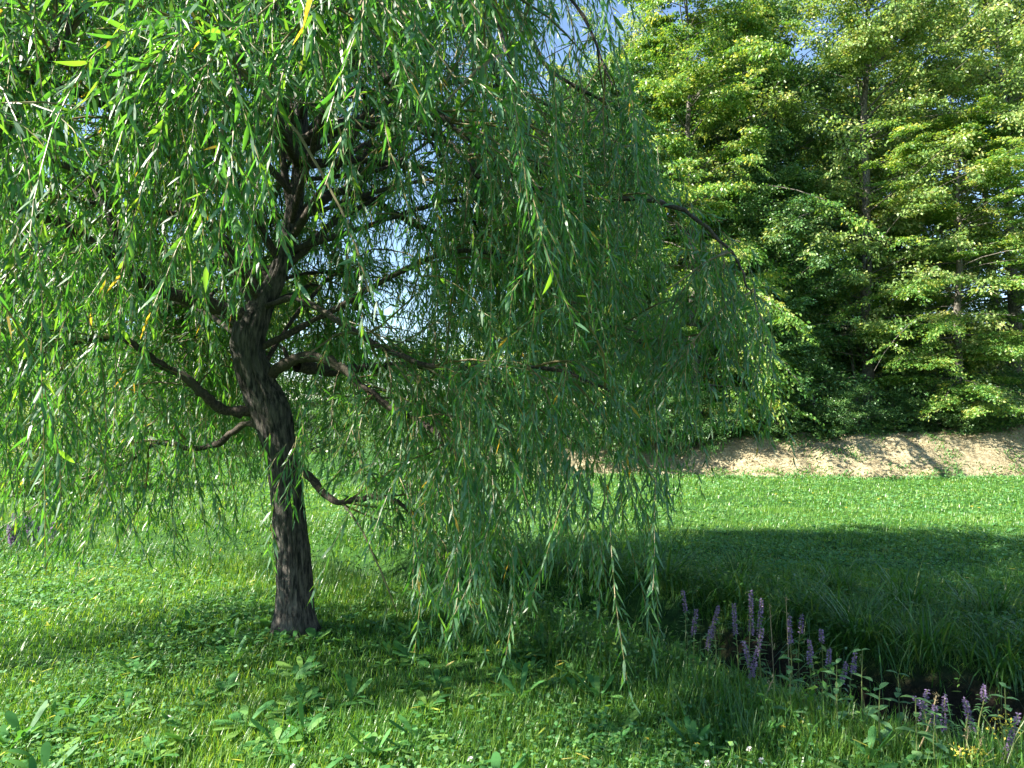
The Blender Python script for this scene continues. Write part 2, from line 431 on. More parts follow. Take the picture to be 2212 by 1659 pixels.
limb_px([(622, 470, 5.2), (720, 410, 5.6), (800, 430, 5.9), (900, 480, 6.1), (1000, 520, 6.3), (1150, 560, 6.5), (1300, 640, 6.6)], .042, .010)
limb_px([(640, 350, 5.3), (760, 340, 5.7), (880, 352, 6.0), (980, 375, 6.2), (1080, 410, 6.3), (1200, 500, 6.4)], .035, .008)
limb_px([(560, 665, 5.1), (640, 640, 4.8), (740, 690, 4.5), (850, 760, 4.25), (940, 785, 4.1), (1060, 765, 4.0), (1200, 775, 3.9), (1320, 830, 3.8)], .024, .007)
limb_px([(-260, 520, 3.4), (-120, 380, 3.1), (0, 270, 3.0), (60, 175, 2.95), (125, 95, 2.9), (140, 40, 2.9), (128, -60, 2.9), (180, -180, 3.0)], .030, .012)
limb_px([(640, 350, 5.3), (600, 280, 4.8), (560, 200, 4.2), (520, 120, 3.6), (500, 100, 3.0), (500, 180, 2.6)], .040, .008)
limb_px([(618, 30, 5.45), (620, -60, 4.8), (640, -160, 4.0), (650, -200, 3.3), (640, -120, 2.8), (630, -20, 2.55)], .040, .008)
NPX = len(LIMBS)
# more limbs all round the crown, so that it is whole from any side
axis = tp
def leader(h):
    i = int(np.argmin(np.abs(axis[:, 2] - h))); return axis[i]
gold = 2.399963
for k in range(52):
    h = 2.2 + 3.6 * (k / 51.0) ** 0.8 + rng.uniform(-.2, .2)
    p0 = leader(h).copy()
    a = k * gold + rng.uniform(-.3, .3)
    reach = rng.uniform(2.1, 3.6) * (1.0 if h < 5.0 else 0.8) * (1 - .12 * max(0, -math.cos(a)))
    if math.cos(a) > .3: reach = min(reach, 3.0)
    rise = rng.uniform(0.5, 1.5)
    d = np.array([math.cos(a), math.sin(a), 0])
    pts = [p0, p0 + d * reach * .22 + [0, 0, rise * .6], p0 + d * reach * .5 + [0, 0, rise], p0 + d * reach * .78 + [0, 0, rise * .72], p0 + d * reach + [0, 0, rise * .72 - rng.uniform(.4, .9)]]
    pts = np.array(pts) + np.vstack([np.zeros(3), rng.normal(0, .10, (4, 3))])
    if math.hypot(pts[-1][0], pts[-1][1]) < 2.3 or pts[-1][1] < 1.7: 
        pts[1:] = p0 + (pts[1:] - p0) * 0.62
    P = catmull(pts, 8)
    px, py = proj(P)
    if (P[:, 1] < 5.2).any() and ((px > 480) & (px < 720) & (py > 700) & (P[:, 1] < 5)).any(): continue
    if (px > right_edge(py) - 40).any(): continue
    LIMBS.append((P, np.linspace(1, 0, len(P)) ** 0.8 * (.027 - .006) + .006))
for k in range(22):        # limbs of the far side, seen through the crown
    p0 = leader(1.7 + 3.0 * rng.random()).copy(); a = math.radians(rng.uniform(15, 165)); reach = rng.uniform(1.8, 3.2); rise = rng.uniform(.3, 1.2); d = np.array([math.cos(a), math.sin(a), 0])
    pts = np.array([p0, p0 + d * reach * .25 + [0, 0, rise * .6], p0 + d * reach * .55 + [0, 0, rise], p0 + d * reach * .8 + [0, 0, rise * .8], p0 + d * reach + [0, 0, rise * .7 - rng.uniform(.2, .7)]]); pts[1:] += rng.normal(0, .1, (4, 3))
    P = catmull(pts, 8); px, py = proj(P)
    if (px > right_edge(py) - 40).any(): continue
    LIMBS.append((P, np.linspace(1, 0, len(P)) ** 0.8 * .015 + .005))
for P, R in LIMBS:
    # small wobbles so that no limb is a smooth spline
    w = np.cumsum(rng.normal(0, .006, P.shape), axis=0); w -= w[0]; P += w * np.clip(np.arange(len(P)) / 6, 0, 1)[:, None]
    mb = MB(); tube(mb, P, R * (1 + 0.10 * rng.normal(size=len(R))), 9)
    mb.build("limb", M['limb'], willow, smooth=True, origin=BASE)

def grow(P0, D0, L, k, droop, wob=0.12):
    """P0 (n,3) start, D0 direction, L length: polylines (n,k,3) bending down"""
    n = len(P0); out = np.zeros((n, k, 3)); out[:, 0] = P0
    d = norm(D0); st = (L / (k - 1))[:, None]
    down = np.array([0, 0, -1.0])
    side = rng.normal(size=(n, 3)) * wob
    for i in range(1, k):
        w = np.clip(droop * st[:, 0] , 0, .9)[:, None]
        d = norm(d * (1 - w) + down * w + side * 0.25 + rng.normal(size=(n, 3)) * wob * 0.35)
        out[:, i] = out[:, i - 1] + d * st
    return out

# side branches on the limbs
S0 = []; SD = []
for li, (P, R) in enumerate(LIMBS):
    seg = np.linalg.norm(np.diff(P, axis=0), axis=1); L = seg.sum()
    nb = int(L * 10)
    u = rng.uniform(0.22 if li < NPX else 0.3, 1, nb) ** 0.8 * (len(P) - 1)
    i = np.clip(u.astype(int), 0, len(P) - 2); f = (u - i)[:, None]
    p = P[i] * (1 - f) + P[i + 1] * f
    t = norm(P[i + 1] - P[i])
    S0.append(p); SD.append(t * .6 + rvec(nb) * np.array([.9, .9, .5]) + [0, 0, .18])
S0 = np.concatenate(S0); SD = np.concatenate(SD)
SL = rng.uniform(.35, 1.05, len(S0))
SB = grow(S0, SD, SL, 7, 0.9, .22)
# thin hanging shoots
NS = 9800
bi = rng.integers(0, len(SB), NS); u = rng.uniform(0.15, 1, NS) * 5.99; i = u.astype(int); f = (u - i)[:, None]
p0 = SB[bi, i] * (1 - f) + SB[bi, i + 1] * f
d0 = norm(SB[bi, i + 1] - SB[bi, i]) * .8 + rvec(NS) * .55
SLen = rng.gamma(3.0, 0.27, NS).clip(.22, 2.3)
ST = grow(p0, d0, SLen, 12, rng.uniform(1.0, 2.8, NS)[0] * 0 + 2.0, .17)
# curtains of shoots that stand out, plus unseen ones off left added to shade the grass
CUR = [(985, 880, 3.3, .13, .95, 12), (1030, 1000, 3.35, .10, .85, 7), (935, 1080, 3.5, .10, .75, 6), (1330, 1050, 3.5, .16, .95, 13), (1380, 900, 3.7, .12, 1.0, 6), (500, 330, 2.3, .07, .55, 7), (622, -60, 2.35, .05, .42, 6),
       (625, 930, 3.6, .07, .42, 7), (612, 1120, 3.2, .03, .25, 2), (1440, 720, 4.2, .10, .9, 7), (1555, 560, 4.3, .08, .95, 10), (1665, 620, 4.3, .05, 1.05, 9), (1230, 800, 3.6, .15, .9, 8), (1500, 480, 4.35, .1, .9, 8),
       (1590, 560, 4.35, .1, .7, 8), (160, 560, 2.9, .1, .35, 4), (1390, 260, 4.9, .1, 1.0, 10), (1330, 150, 5.0, .1, 1.0, 8), (1120, 980, 3.8, .2, 1.0, 10), (860, 980, 4.3, .15, .9, 8), (350, 900, 4.4, .2, .9, 8), (260, 850, 4.0, .2, 1.0, 8), (1400, 1000, 4.3, .08, .45, 4), (80, 60, 2.9, .3, .9, 15), (250, 20, 2.95, .3, 1.0, 16), (400, 180, 3.05, .3, 1.0, 13), (120, 420, 3.1, .3, .9, 13), (300, 470, 3.4, .3, .8, 12), (60, 720, 3.4, .25, .6, 8), (480, -60, 3.1, .3, .8, 10), (800, -120, 3.3, .4, 1.0, 10), (-150, 300, 2.9, .3, 1.2, 12), (-200, 700, 3.3, .3, 1.0, 10), (-450, 600, 4.4, .45, 1.3, 50), (-700, 150, 3.2, .45, 1.3, 48), (-420, 480, 3.6, .35, 1.2, 36), (-430, 800, 4.7, .35, 1.0, 34), (-900, 300, 3.9, .5, 1.4, 44), (-600, 0, 3.8, .4, 1.2, 34), (-750, 600, 4.2, .4, 1.3, 40), (1000, 850, 5.6, .4, 1.2, 24), (1200, 850, 5.4, .4, 1.2, 24), (1100, 600, 6.0, .5, 1.2, 22), (1350, 750, 5.2, .3, 1.2, 18), (1000, 1000, 4.6, .3, .9, 16), (1180, 1020, 4.4, .3, .8, 14), (60, 830, 4.6, .2, 1.1, 10), (200, 880, 5.0, .25, 1.1, 11), (330, 930, 5.2, .2, .9, 10), (450, 930, 5.6, .2, 1.0, 9), (-30, 760, 4.2, .2, 1.1, 9), (300, 700, 6.6, .5, 1.1, 14), (120, 650, 6.6, .5, 1.2, 14), (460, 760, 6.8, .4, 1.1, 10), (760, 700, 6.8, .5, .9, 16), (640, 650, 6.5, .4, .9, 10), (860, 820, 6.5, .5, .9, 12), (560, 1000, 6.4, .35, .8, 9)]
cp = []; cd = []; cl = []; byp = []
for ci, (px_, py_, Y, sp_, L_, n_) in enumerate(CUR):
    for q in range(n_):
        byp.append(ci in (0, 3, 5, 6, 7, 8))
        cp.append(at(px_, py_, Y) + rng.normal(0, 1, 3) * [sp_, sp_, .10]); cd.append([rng.normal(0, .25), rng.normal(0, .25), -.6]); cl.append(L_ * rng.uniform(.55, 1.1))
NC = len(cp); byp = np.array(byp)
ST = np.concatenate([ST, grow(np.array(cp), np.array(cd), np.array(cl), 12, 1.5, .13)]); SLen = np.concatenate([SLen, cl]); NS += NC
print("limbs", len(LIMBS), "side", len(SB), "shoots", NS)

# where the crown thins out and ends (measured off the photograph)
LBX = [-900, -200, 0, 150, 300, 450, 540, 580, 700, 760, 840, 890, 930, 990, 1060, 1110, 1180, 1260, 1330, 1430, 1460, 1540, 1590, 1650, 1700, 1710]
LBY = [1250, 1230, 1190, 1240, 1250, 1250, 1220, 1060, 1090, 1160, 1240, 1430, 1480, 1510, 1440, 1330, 1230, 1330, 1470, 1440, 1120, 1000, 930, 990, 1010, -2000]
GAPS = [(935, 330, 80, 80, .22), (890, 480, 80, 100, .38), (960, 400, 80, 55, .28), (850, 670, 75, 55, .35), (780, 560, 80, 100, .75), (640, 815, 65, 50, .3), (700, 690, 80, 80, .7), (1280, 70, 85, 150, .2),
        (1150, 90, 110, 160, .38), (430, 540, 90, 40, .4), (250, 440, 80, 40, .4), (1000, 130, 90, 90, .4), (1110, 250, 80, 90, .4), (640, 620, 60, 90, .5),
        (1240, 1120, 160, 50, .55), (750, 1130, 120, 45, .5), (330, 1080, 160, 40, .45), (150, 240, 90, 50, .5), (790, 190, 60, 90, .45), (330, 470, 60, 40, .5), (1060, 330, 50, 60, .4), (1560, 1060, 100, 60, .3), (1340, 1010, 120, 65, .35), (1500, 900, 70, 60, .5)]
LIMBPX = [([0, 100, 200, 262, 330, 440, 545], [425, 455, 520, 575, 622, 652, 690], 4.4), ([575, 620, 690, 745, 850], [815, 790, 788, 820, 885], 4.9),
          ([950, 1030, 1130], [262, 315, 392], 4.8), ([105, 185, 232, 262], [342, 400, 480, 575], 4.3), ([700, 780, 860], [268, 258, 262], 5), ([640, 680, 730, 790, 850, 900], [990, 1035, 1075, 1062, 1060, 1095], 4.8),
          ([265, 320, 370, 430, 490], [742, 780, 805, 850, 882], 4.7)]
def keep_mask(P, shoot_rnd, leaf_rnd, jit):
    px, py = proj(P); Y = P[:, 1]
    k = np.ones(len(P), bool)
    lim = np.interp(px + jit * 60, LBX, LBY) + 40 * (shoot_rnd - .5)
    k &= ~((py > lim) & (px > -400) & (Y > .3))
    k &= ~((px > right_edge(py) + 18 + 70 * (shoot_rnd - .5)) & (Y > 1.2))
    for cx, cy, rx, ry, pr in GAPS:
        ins = ((px - cx) / rx) ** 2 + ((py - cy) / ry) ** 2 < 1 + .5 * jit
        k &= ~(ins & (shoot_rnd > pr))
    # unseen crown left of the frame, thinned out to let the sun in
    k &= ~((P[:, 0] < -.82 * Y - .1) & (shoot_rnd > .6))
    # keep the trunk in sight
    for LPx, LPy, LY in LIMBPX:
        if LPy is None: continue
        ly = np.interp(px, LPx, LPy, left=-9e3, right=-9e3); k &= ~((np.abs(py - ly - 6) < 24) & (Y < LY) & (shoot_rnd > .3))
    tx = np.interp(py, [600, 700, 760, 830, 890, 1000, 1110, 1400], [590, 545, 530, 550, 585, 612, 628, 646])
    k &= ~((np.abs(px - tx) < 62) & (py > 690) & (Y < 5.15) & (shoot_rnd > .06))
    sx = np.interp(py, [200, 350, 440, 530, 600, 660], [642, 640, 630, 612, 592, 560])
    k &= ~((np.abs(px - sx) < 42) & (py > 190) & (py < 700) & (Y < 5.3) & (shoot_rnd > .10))
    k &= (np.hypot(P[:, 0], P[:, 1]) > 1.9)
    k &= P[:, 2] > 0.18
    return k

srnd = rng.random(NS); srnd[-NC:] = .11; sj = rng.uniform(-1, 1, NS)
# side branches first: cut those that leave the crown
sb_ok = keep_mask(SB[:, -1], rng.random(len(SB)) * .5, None, np.zeros(len(SB))) & keep_mask(SB[:, 3], rng.random(len(SB)) * .5, None, np.zeros(len(SB)))
mb = MB()
tubes(mb, SB[sb_ok], np.linspace(.0065, .0028, 7)[None] * rng.uniform(.7, 1.6, (sb_ok.sum(), 1)), 4, rng.random(sb_ok.sum()) * .5)
# the shoots' stems: every strand ends where its leaves end
okn = keep_mask(ST.reshape(-1, 3), np.repeat(srnd, 12), None, np.repeat(sj, 12)).reshape(NS, 12)
okn[-NC:][byp] = True
first_bad = np.where(okn.all(1), 12, np.argmin(okn, 1))
alive = (first_bad >= 3)
# the shoot ends where it leaves the crown: squeeze its polyline
u_end = np.where(first_bad >= 12, 11.0, first_bad - 1.0)
uu = np.linspace(0, 1, 12)[None] * u_end[:, None]
ii = np.clip(uu.astype(int), 0, 10); ff = (uu - ii)[..., None]
ar = np.arange(NS)[:, None]
ST2 = ST[ar, ii] * (1 - ff) + ST[ar, ii + 1] * ff
LEN2 = SLen * u_end / 11
ST2 = ST2[alive]; LEN2 = LEN2[alive]
na = len(ST2)
print("alive shoots", na)
# pick the shoots nearest the camera inside the view as parts of their own
mid = ST2[:, 6]; mpx, mpy = proj(mid)
inview = (mpx > 0) & (mpx < 2212) & (mpy > 0) & (mpy < 1659)
score = np.where(inview, LEN2 / mid[:, 1], 0)
own = np.argsort(-score)[:120]
is_own = np.zeros(na, bool); is_own[own] = True
tubes(mb, ST2[~is_own][:, ::2], np.linspace(.0024, .0011, 6)[None] * np.ones(((~is_own).sum(), 1)), 3, rng.random((~is_own).sum()) * .6 + .4)
o = mb.build("twigs", M['twig'], willow, origin=BASE); tag(o, kind='stuff')
for q in own:
    mb = MB(); tubes(mb, ST2[q:q + 1], np.linspace(.0030, .0013, 12)[None], 4, np.array([rng.random() * .5 + .5]))
    mb.build("hanging_branch", M['twig'], willow, origin=BASE)

# leaves along the shoots and on the side branches
sp = 0.021
cnt = np.maximum((LEN2 / sp).astype(int), 3)
sid = np.repeat(np.arange(na), cnt)
kk = np.arange(len(sid)) - np.repeat(np.cumsum(cnt) - cnt, cnt)
u = (kk + rng.uniform(0, .8, len(sid))) / np.repeat(cnt, cnt) * 10.999
i = np.clip(u.astype(int), 0, 10); f = (u - i)[:, None]
LP = ST2[sid, i] * (1 - f) + ST2[sid, i + 1] * f
tdir = norm(ST2[sid, i + 1] - ST2[sid, i])
# alternate leaves: spiral round the shoot
phi = kk * 2.4 + sid * 1.7
ax = norm(np.cross(tdir, rvec(1)[0] * np.ones_like(tdir))); bx = np.cross(tdir, ax)
outw = ax * np.cos(phi)[:, None] + bx * np.sin(phi)[:, None]
spread = rng.uniform(.3, .8, len(sid))[:, None]
LD = norm(tdir * .8 + outw * spread + np.array([0, 0, -.25]) + rng.normal(size=LP.shape) * .13)
LS = np.cross(LD, outw) + rng.normal(size=LP.shape) * .45
LL = rng.uniform(.05, .098, len(sid)) * np.where(u > 9.5, .75, 1)
# leaves on side branches
nb2 = 60000
bi = rng.choice(np.where(sb_ok)[0], nb2); uu = rng.uniform(0, 5.99, nb2); i2 = uu.astype(int); f2 = (uu - i2)[:, None]
BP = SB[bi, i2] * (1 - f2) + SB[bi, i2 + 1] * f2
BD = norm(norm(SB[bi, i2 + 1] - SB[bi, i2]) * .5 + rvec(nb2) * .8 + [0, 0, -.2])
BS = rvec(nb2); BL = rng.uniform(.06, .105, nb2)
kb = keep_mask(BP, rng.random(nb2), None, rng.uniform(-1, 1, nb2))
LP = np.vstack([LP, BP[kb]]); LD = np.vstack([LD, BD[kb]]); LS = np.vstack([LS, BS[kb]]); LL = np.concatenate([LL, BL[kb]])
LS = norm(LS - LD * (LS * LD).sum(-1, keepdims=True))
# upper side of the leaf looks up or outwards
Nn = np.cross(LD, LS); flip = (Nn[:, 2] < 0) & (rng.random(len(LP)) < .8); LS[flip] *= -1
LW = LL * rng.uniform(.13, .185, len(LP)); LB = rng.uniform(.05, .3, len(LP)); LT = np.clip(rng.beta(2, 2.6, len(LP)) + np.where(rng.random(len(LP)) < .012, .6, 0), 0, 1)
print("willow leaves", len(LP))
px, py = proj(LP + LD * LL[:, None] * .5)
vis = (px > 10) & (px < 2200) & (py > 10) & (py < 1650)
Ncam = np.cross(LD, LS); view = norm(LP - np.array([0, 0, EYE]))
size = np.where(vis, LL * LW / LP[:, 1] ** 2 * np.abs((Ncam * view).sum(-1)) , 0)
top = np.argsort(-size)[:300]
m_ = np.ones(len(LP), bool); m_[top] = False
near = m_ & (px > -150) & (px < 2350) & (py > -150) & (LP[:, 1] > .5) & (LP[:, 1] < 4.9)
far_ = m_ & ~near; outv = (px < -150) | (py < -150) | (LP[:, 1] < .5); far_ &= ~(outv & (rng.random(len(LP)) < .35))
mb = MB(); leaves(mb, LP[near], LD[near], LS[near], LL[near], LW[near], 'willow', LB[near], LT[near])
leaves(mb, LP[far_], LD[far_], LS[far_], LL[far_], LW[far_] * 1.08, 'diamond', LB[far_], LT[far_])
o = mb.build("foliage", M['willow'], willow, origin=BASE); tag(o, kind='stuff')
# the 300 leaves that show largest: one object each, five leaf shapes shared between them
shapes = []
for s in range(5):
    mb = MB(); bend = .08 + .06 * s
    ts = np.array([0, .12, .3, .5, .7, .87, 1.0]); ws = np.array([.06, .3, .48, .5, .38, .2, .01]) * (.155 + .01 * s)
    c = np.stack([ts * 0, ts, -bend * ts ** 2], -1)
    V = np.concatenate([c + np.stack([-ws, 0 * ws, ws * .35], -1), c, c + np.stack([ws, 0 * ws, ws * .35], -1)])
    q = []
    for a in range(6):
        for g in (0, 7): q.append((g + a, g + 7 + a, g + 8 + a, g + 1 + a))
    mb.add(V, q, .12 + .17 * s); shapes.append(mb.mesh("leaf", M['willow'], smooth=True))
from mathutils import Matrix
for q in top:
    x, y = LS[q], LD[q]; z = np.cross(x, y)
    o = link("leaf", shapes[int(rng.integers(5))], willow)
    Rm = Matrix(((x[0], y[0], z[0]), (x[1], y[1], z[1]), (x[2], y[2], z[2]))).to_4x4()
    o.matrix_local = Matrix.Translation(Vector(LP[q] - BASE)) @ Rm @ Matrix.Scale(LL[q], 4)

# ------------------------------------------------------------------ the wood behind: a few trees built, then copied
def tree_meshes(name, H, rad, nbr, nleaf, leafmat, layered, low, leaf=.085, seed=0, lean=0.0):
    """returns (trunk mesh, crown mesh); layered: flat tiers of sprays like a hornbeam"""
    global rng
    keep = rng; rng = np.random.default_rng(100 + seed)
    zt = np.linspace(0, H * .93, 14)
    tp_ = np.stack([lean * (zt / H) ** 1.4 * 2 + np.cumsum(rng.normal(0, .05, 14)), np.cumsum(rng.normal(0, .05, 14)), zt - .25], -1)
    mb = MB(); tube(mb, tp_, np.linspace(.19, .03, 14) * H / 15 * (1 + .05 * rng.normal(size=14)), 9)
    hb = low + (H - low) * rng.random(nbr) ** .9
    k = np.clip(hb / (H * .93) * 13, 0, 12.99); ki = k.astype(int); kf = (k - ki)[:, None]
    P0 = tp_[ki] * (1 - kf) + tp_[ki + 1] * kf
    a = rng.uniform(0, 2 * np.pi, nbr)
    rel = (hb - low) / (H - low)
    prof = np.sqrt(np.clip(1 - (np.clip(rel - .35, 0, 1) / .68) ** 2, .02, 1)) * (0.72 + .28 * np.clip(rel / .35, 0, 1))
    lump = 1 + .34 * np.sin(a * 3 + hb * .9 + seed) + .26 * np.sin(a * 4 - hb * 1.9)
    L = rad * prof * lump * rng.uniform(.7, 1.12, nbr)
    up = .12 + .75 * rel ** 1.5 if layered else .25 + .8 * rel ** 1.5
    D = np.stack([np.cos(a), np.sin(a), up + rng.normal(0, .12, nbr)], -1)
    BR = grow(P0, D, L, 8, 0.16 if layered else .10, .10)
    tubes(mb, BR, np.linspace(.024, .005, 8)[None] * np.clip(L / 3, .3, 1.2)[:, None], 4)
    tm = mb.mesh(name + "_trunk", M['trunk'], smooth=True)
    # sprays
    nsp = nbr * 12
    bi = rng.integers(0, nbr, nsp); u = rng.uniform(.18, 1, nsp) ** .75 * 6.999; i = np.clip(u.astype(int), 0, 6); f = (u - i)[:, None]
    p = BR[bi, i] * (1 - f) + BR[bi, i + 1] * f; t = norm(BR[bi, i + 1] - BR[bi, i])
    sd = norm(np.cross(t, [0, 0, 1])) * rng.choice([-1, 1], nsp)[:, None]
    D2 = norm(t * .75 + sd * rng.uniform(.3, 1, nsp)[:, None] + rng.normal(size=(nsp, 3)) * ([.2, .2, .08] if layered else [.5, .5, .5]))
    L2 = rng.uniform(.35, .95, nsp) * np.clip(L[bi] / 2.5, .4, 1.1)
    SP = grow(p, D2, L2, 5, 0.7 if layered else .45, .10)
    # leaves on the sprays
    si = rng.integers(0, nsp, nleaf); u = rng.uniform(0, 3.999, nleaf); i = u.astype(int); f = (u - i)[:, None]
    lp = SP[si, i] * (1 - f) + SP[si, i + 1] * f; t = norm(SP[si, i + 1] - SP[si, i])
    lat = norm(np.cross(t, [0, 0, 1])) * rng.normal(0, .16, nleaf)[:, None]
    lp = lp + lat + rng.normal(size=(nleaf, 3)) * ([.03, .03, .03] if layered else [.06, .06, .05])
    ld = norm(t * .5 + lat * 4 + rng.normal(size=(nleaf, 3)) * .4 + [0, 0, -.25])
    nrm = norm(np.array([0, 0, 1.0]) + rng.normal(size=(nleaf, 3)) * (.7 if layered else .9))
    ls = np.cross(ld, nrm)
    ll = leaf * rng.uniform(.75, 1.3, nleaf)
    tint = np.clip(.42 + .25 * rng.normal(size=nleaf) + .18 * rng.normal(size=nsp)[si], 0, 1)
    mb = MB(); leaves(mb, lp, ld, ls, ll, ll * .62, 'diamond', .15, tint)
    cm = mb.mesh(name + "_crown", leafmat, smooth=False)
    rng = keep
    return tm, cm

VAR = {
    'hornbeam': tree_meshes("hornbeam", 16, 4.1, 150, 135000, M['hornbeam'], True, .8, .095, 1),
    'lime': tree_meshes("pale_tree", 17, 4.3, 160, 140000, M['lime'], False, 1.2, .095, 2, .3),
    'oak': tree_meshes("dark_tree", 15, 3.6, 190, 95000, M['oak'], False, 1.2, .115, 3),
    'bush': tree_meshes("bush", 3.2, 1.7, 60, 15000, M['oak'], False, 0.1, .085, 4),
    'copse': tree_meshes("copse_tree", 7.5, 2.6, 110, 34000, M['lime'], False, .5, .12, 5),
}
def place_tree(kind, x, y, s, rz, label, name, group, squash=1.0, cat="tree"):
    e = empty(name, (x, y, float(gz(x, y))), rz)
    e.scale = (s * squash, s * squash, s)
    tag(e, label, cat, group)
    tm, cm = VAR[kind]
    link("trunk", tm, e)
    c = link("crown", cm, e); tag(c, kind='stuff')
    return e
WG = "trees of the wood on top of the earth bank"
for row in [
    ('oak', 2.7, 22.0, .80, 0.4, "dark green tree at the left end of the wood, showing beside the willow's outermost strands", "broadleaf_tree", 1),
    ('hornbeam', 5.6, 21.6, .98, 1.9, "yellow-green hornbeam just right of the willow's edge, its lit crown reaching the frame's top", "hornbeam_tree", .95),
    ('oak', 8.3, 24.6, 1.02, 2.8, "shaded dark tree in the gap between the two tall pale trees", "broadleaf_tree", .95),
    ('lime', 11.6, 22.6, 1.02, 4.4, "tall pale yellowish tree right of the dark gap in the wood", "broadleaf_tree", .95),
    ('hornbeam', 13.6, 20.9, .62, 5.3, "low spreading hornbeam with tiered branches at the right edge above the bare bank", "hornbeam_tree", 1.25),
    ('lime', 16.4, 22.5, 1.0, 0.9, "pale tree cut by the right edge of the picture", "broadleaf_tree", 1),
    ('lime', 5.6, 26.5, .93, 3.3, "pale tree in the second row behind the lit hornbeam", "broadleaf_tree", 1),
    ('hornbeam', 1.6, 27.5, .80, 2.2, "hornbeam behind the dark tree at the wood's left end", "hornbeam_tree", 1),
    ('hornbeam', 9.5, 28.5, 1.0, 0.1, "hornbeam deep in the wood behind the dark gap", "hornbeam_tree", 1),
    ('oak', 14.2, 27.5, 1.05, 5.9, "dark tree behind the pale trees at the right", "broadleaf_tree", 1),
    ('oak', 5.0, 33, 1.0, 2.4, "dark tree in the third row behind the lit hornbeam", "broadleaf_tree", 1.2),
    ('oak', 11.5, 33, 1.0, 1.2, "dark tree in the third row seen through the gap in the wood", "broadleaf_tree", 1.2),
    ('oak', 18.5, 34, 1.0, .2, "dark tree in the third row at the right", "broadleaf_tree", 1.2),
    ('oak', 8.2, 21.6, .55, 4.0, "small dark understorey tree shading the gap above the bare bank", "broadleaf_tree", 1.2),
    ('hornbeam', 18.5, 26.5, 1.0, 2.6, "hornbeam outermost right in the back row", "hornbeam_tree", 1),
]:
    k, x, y, s, rz, lb, nm, sq = row
    place_tree(k, x, y, s, rz, lb, nm, WG, sq)
BG = "bushes along the foot of the wood"
BL = ["dark bush at the wood's edge behind the willow's lowest strands", "dark bush left of the thin pale trunks at the wood's edge", "low dark bush beneath the lit hornbeam",
      "bush in the black shade under the wood, by the thin trunks", "bush hanging over the middle of the bare bank", "small bush on the bank right of the middle", "leafy bush under the tiered hornbeam", "bush at the right edge on top of the bank",
      "dark bush deep in the shade of the wood, left half", "dark bush deep in the shade of the wood, right half", "bush behind the willow where the bank begins"]
for i, (x, y, s) in enumerate([(1.6, 20.2, .62), (3.6, 19.7, .72), (5.4, 19.9, .50), (7.3, 20.3, .42), (9.4, 19.7, .40), (11.4, 20.6, .38), (13.3, 20.3, .45), (15.4, 20.7, .5), (8.5, 23.0, 1.0), (12.5, 23.5, 1.05), (-0.4, 20.4, .7)]):
    place_tree('bush', x, y, s, i * 1.3, BL[i], "bush", BG, 1.25, "bush")
# background left of the wood: smaller, lower trees in full sun
CG = "low trees far behind the willow"
for i, (k, x, y, s, lb) in enumerate([
    ('copse', -1.2, 27.5, .62, "low tree behind the willow, right of the patch of sky"), ('copse', -4.2, 30.5, .55, "low tree far behind the willow trunk"),
    ('copse', -7.6, 31.5, .60, "low tree behind the willow just left of its trunk"), ('copse', -10.6, 29.5, .95, "sunlit tree behind the willow's left limbs"),
    ('copse', -14.2, 28.5, 1.12, "sunlit yellow-green tree at the left, behind the drooping strands"), ('copse', -17.8, 27.5, 1.15, "sunlit tree cut by the left edge of the picture"),
    ('copse', -21.5, 29.0, 1.25, "tree outside the left edge, in line with the sunlit ones"),
    ('copse', -10.2, 14.2, .30, "pale sunlit shrub at the left edge beyond the pink flowers"), ('copse', -9.0, 15.8, .26, "pale sunlit shrub just right of the one at the left edge"),
    ('bush', -9.5, 25.5, .75, "bush at the end of the lawn below the sunlit tree"), ('bush', -15.6, 22.5, .8, "dark bush at the left edge of the lawn"), ('bush', -12.5, 24.5, .7, "bush between the left edge and the willow trunk"),
    ('bush', -6.3, 26.0, .75, "bush at the end of the lawn seen left of the trunk"), ('bush', -3.2, 24.5, .8, "bush at the end of the lawn seen right of the trunk"), ('oak', -26, 40, .8, "dark tree far off at the left")]):
    place_tree(k, x, y, s, i * 2.1, lb, "bush" if k == 'bush' or s < .4 else "broadleaf_tree", CG if s > .4 else None, 1.15, "bush" if k == 'bush' or s < .4 else "tree")
# thin pale trunks standing in the shade of the wood
TG = "thin pale trunks in the shade at the wood's edge"
for i, (a, b, c, d, lb) in enumerate([(1760, 950, 1742, 760, "thin pale trunk leaning left in the black shade of the wood"), (1725, 955, 1700, 800, "second thin trunk, leaning, left of the pale one in the shade"),
                                  (1640, 950, 1655, 760, "thin trunk in the shade just right of the willow's outer strands"), (1850, 940, 1835, 700, "thin dark trunk in the shade right of the pale one")]):
    Y = 21.4 + .3 * i; p0 = at(a, b, Y); p0[2] = gz(p0[0], p0[1]) - .1; p1 = at(c, d, Y + .3); p1[2] = max(p1[2], p0[2] + 2.5)
    e = empty("sapling", tuple(p0)); tag(e, lb, "tree", TG)
    P = catmull([p0, p0 * .6 + p1 * .4 + [.07, 0, 0], p1, p1 + (p1 - p0) * .8 + [.15, .3, 0]], 6)
    mb = MB(); tube(mb, P, np.linspace(.075, .025, len(P)), 8); mb.build("trunk", M['trunk'], e, smooth=True, origin=p0)
    q = P[rng.integers(8, len(P), 900)] + rng.normal(0, .35, (900, 3)); mb = MB()
    leaves(mb, q, rvec(900), rvec(900), .09, .055, 'diamond', .1); c_ = mb.build("crown", M['oak'], e, origin=p0); tag(c_, kind='stuff')

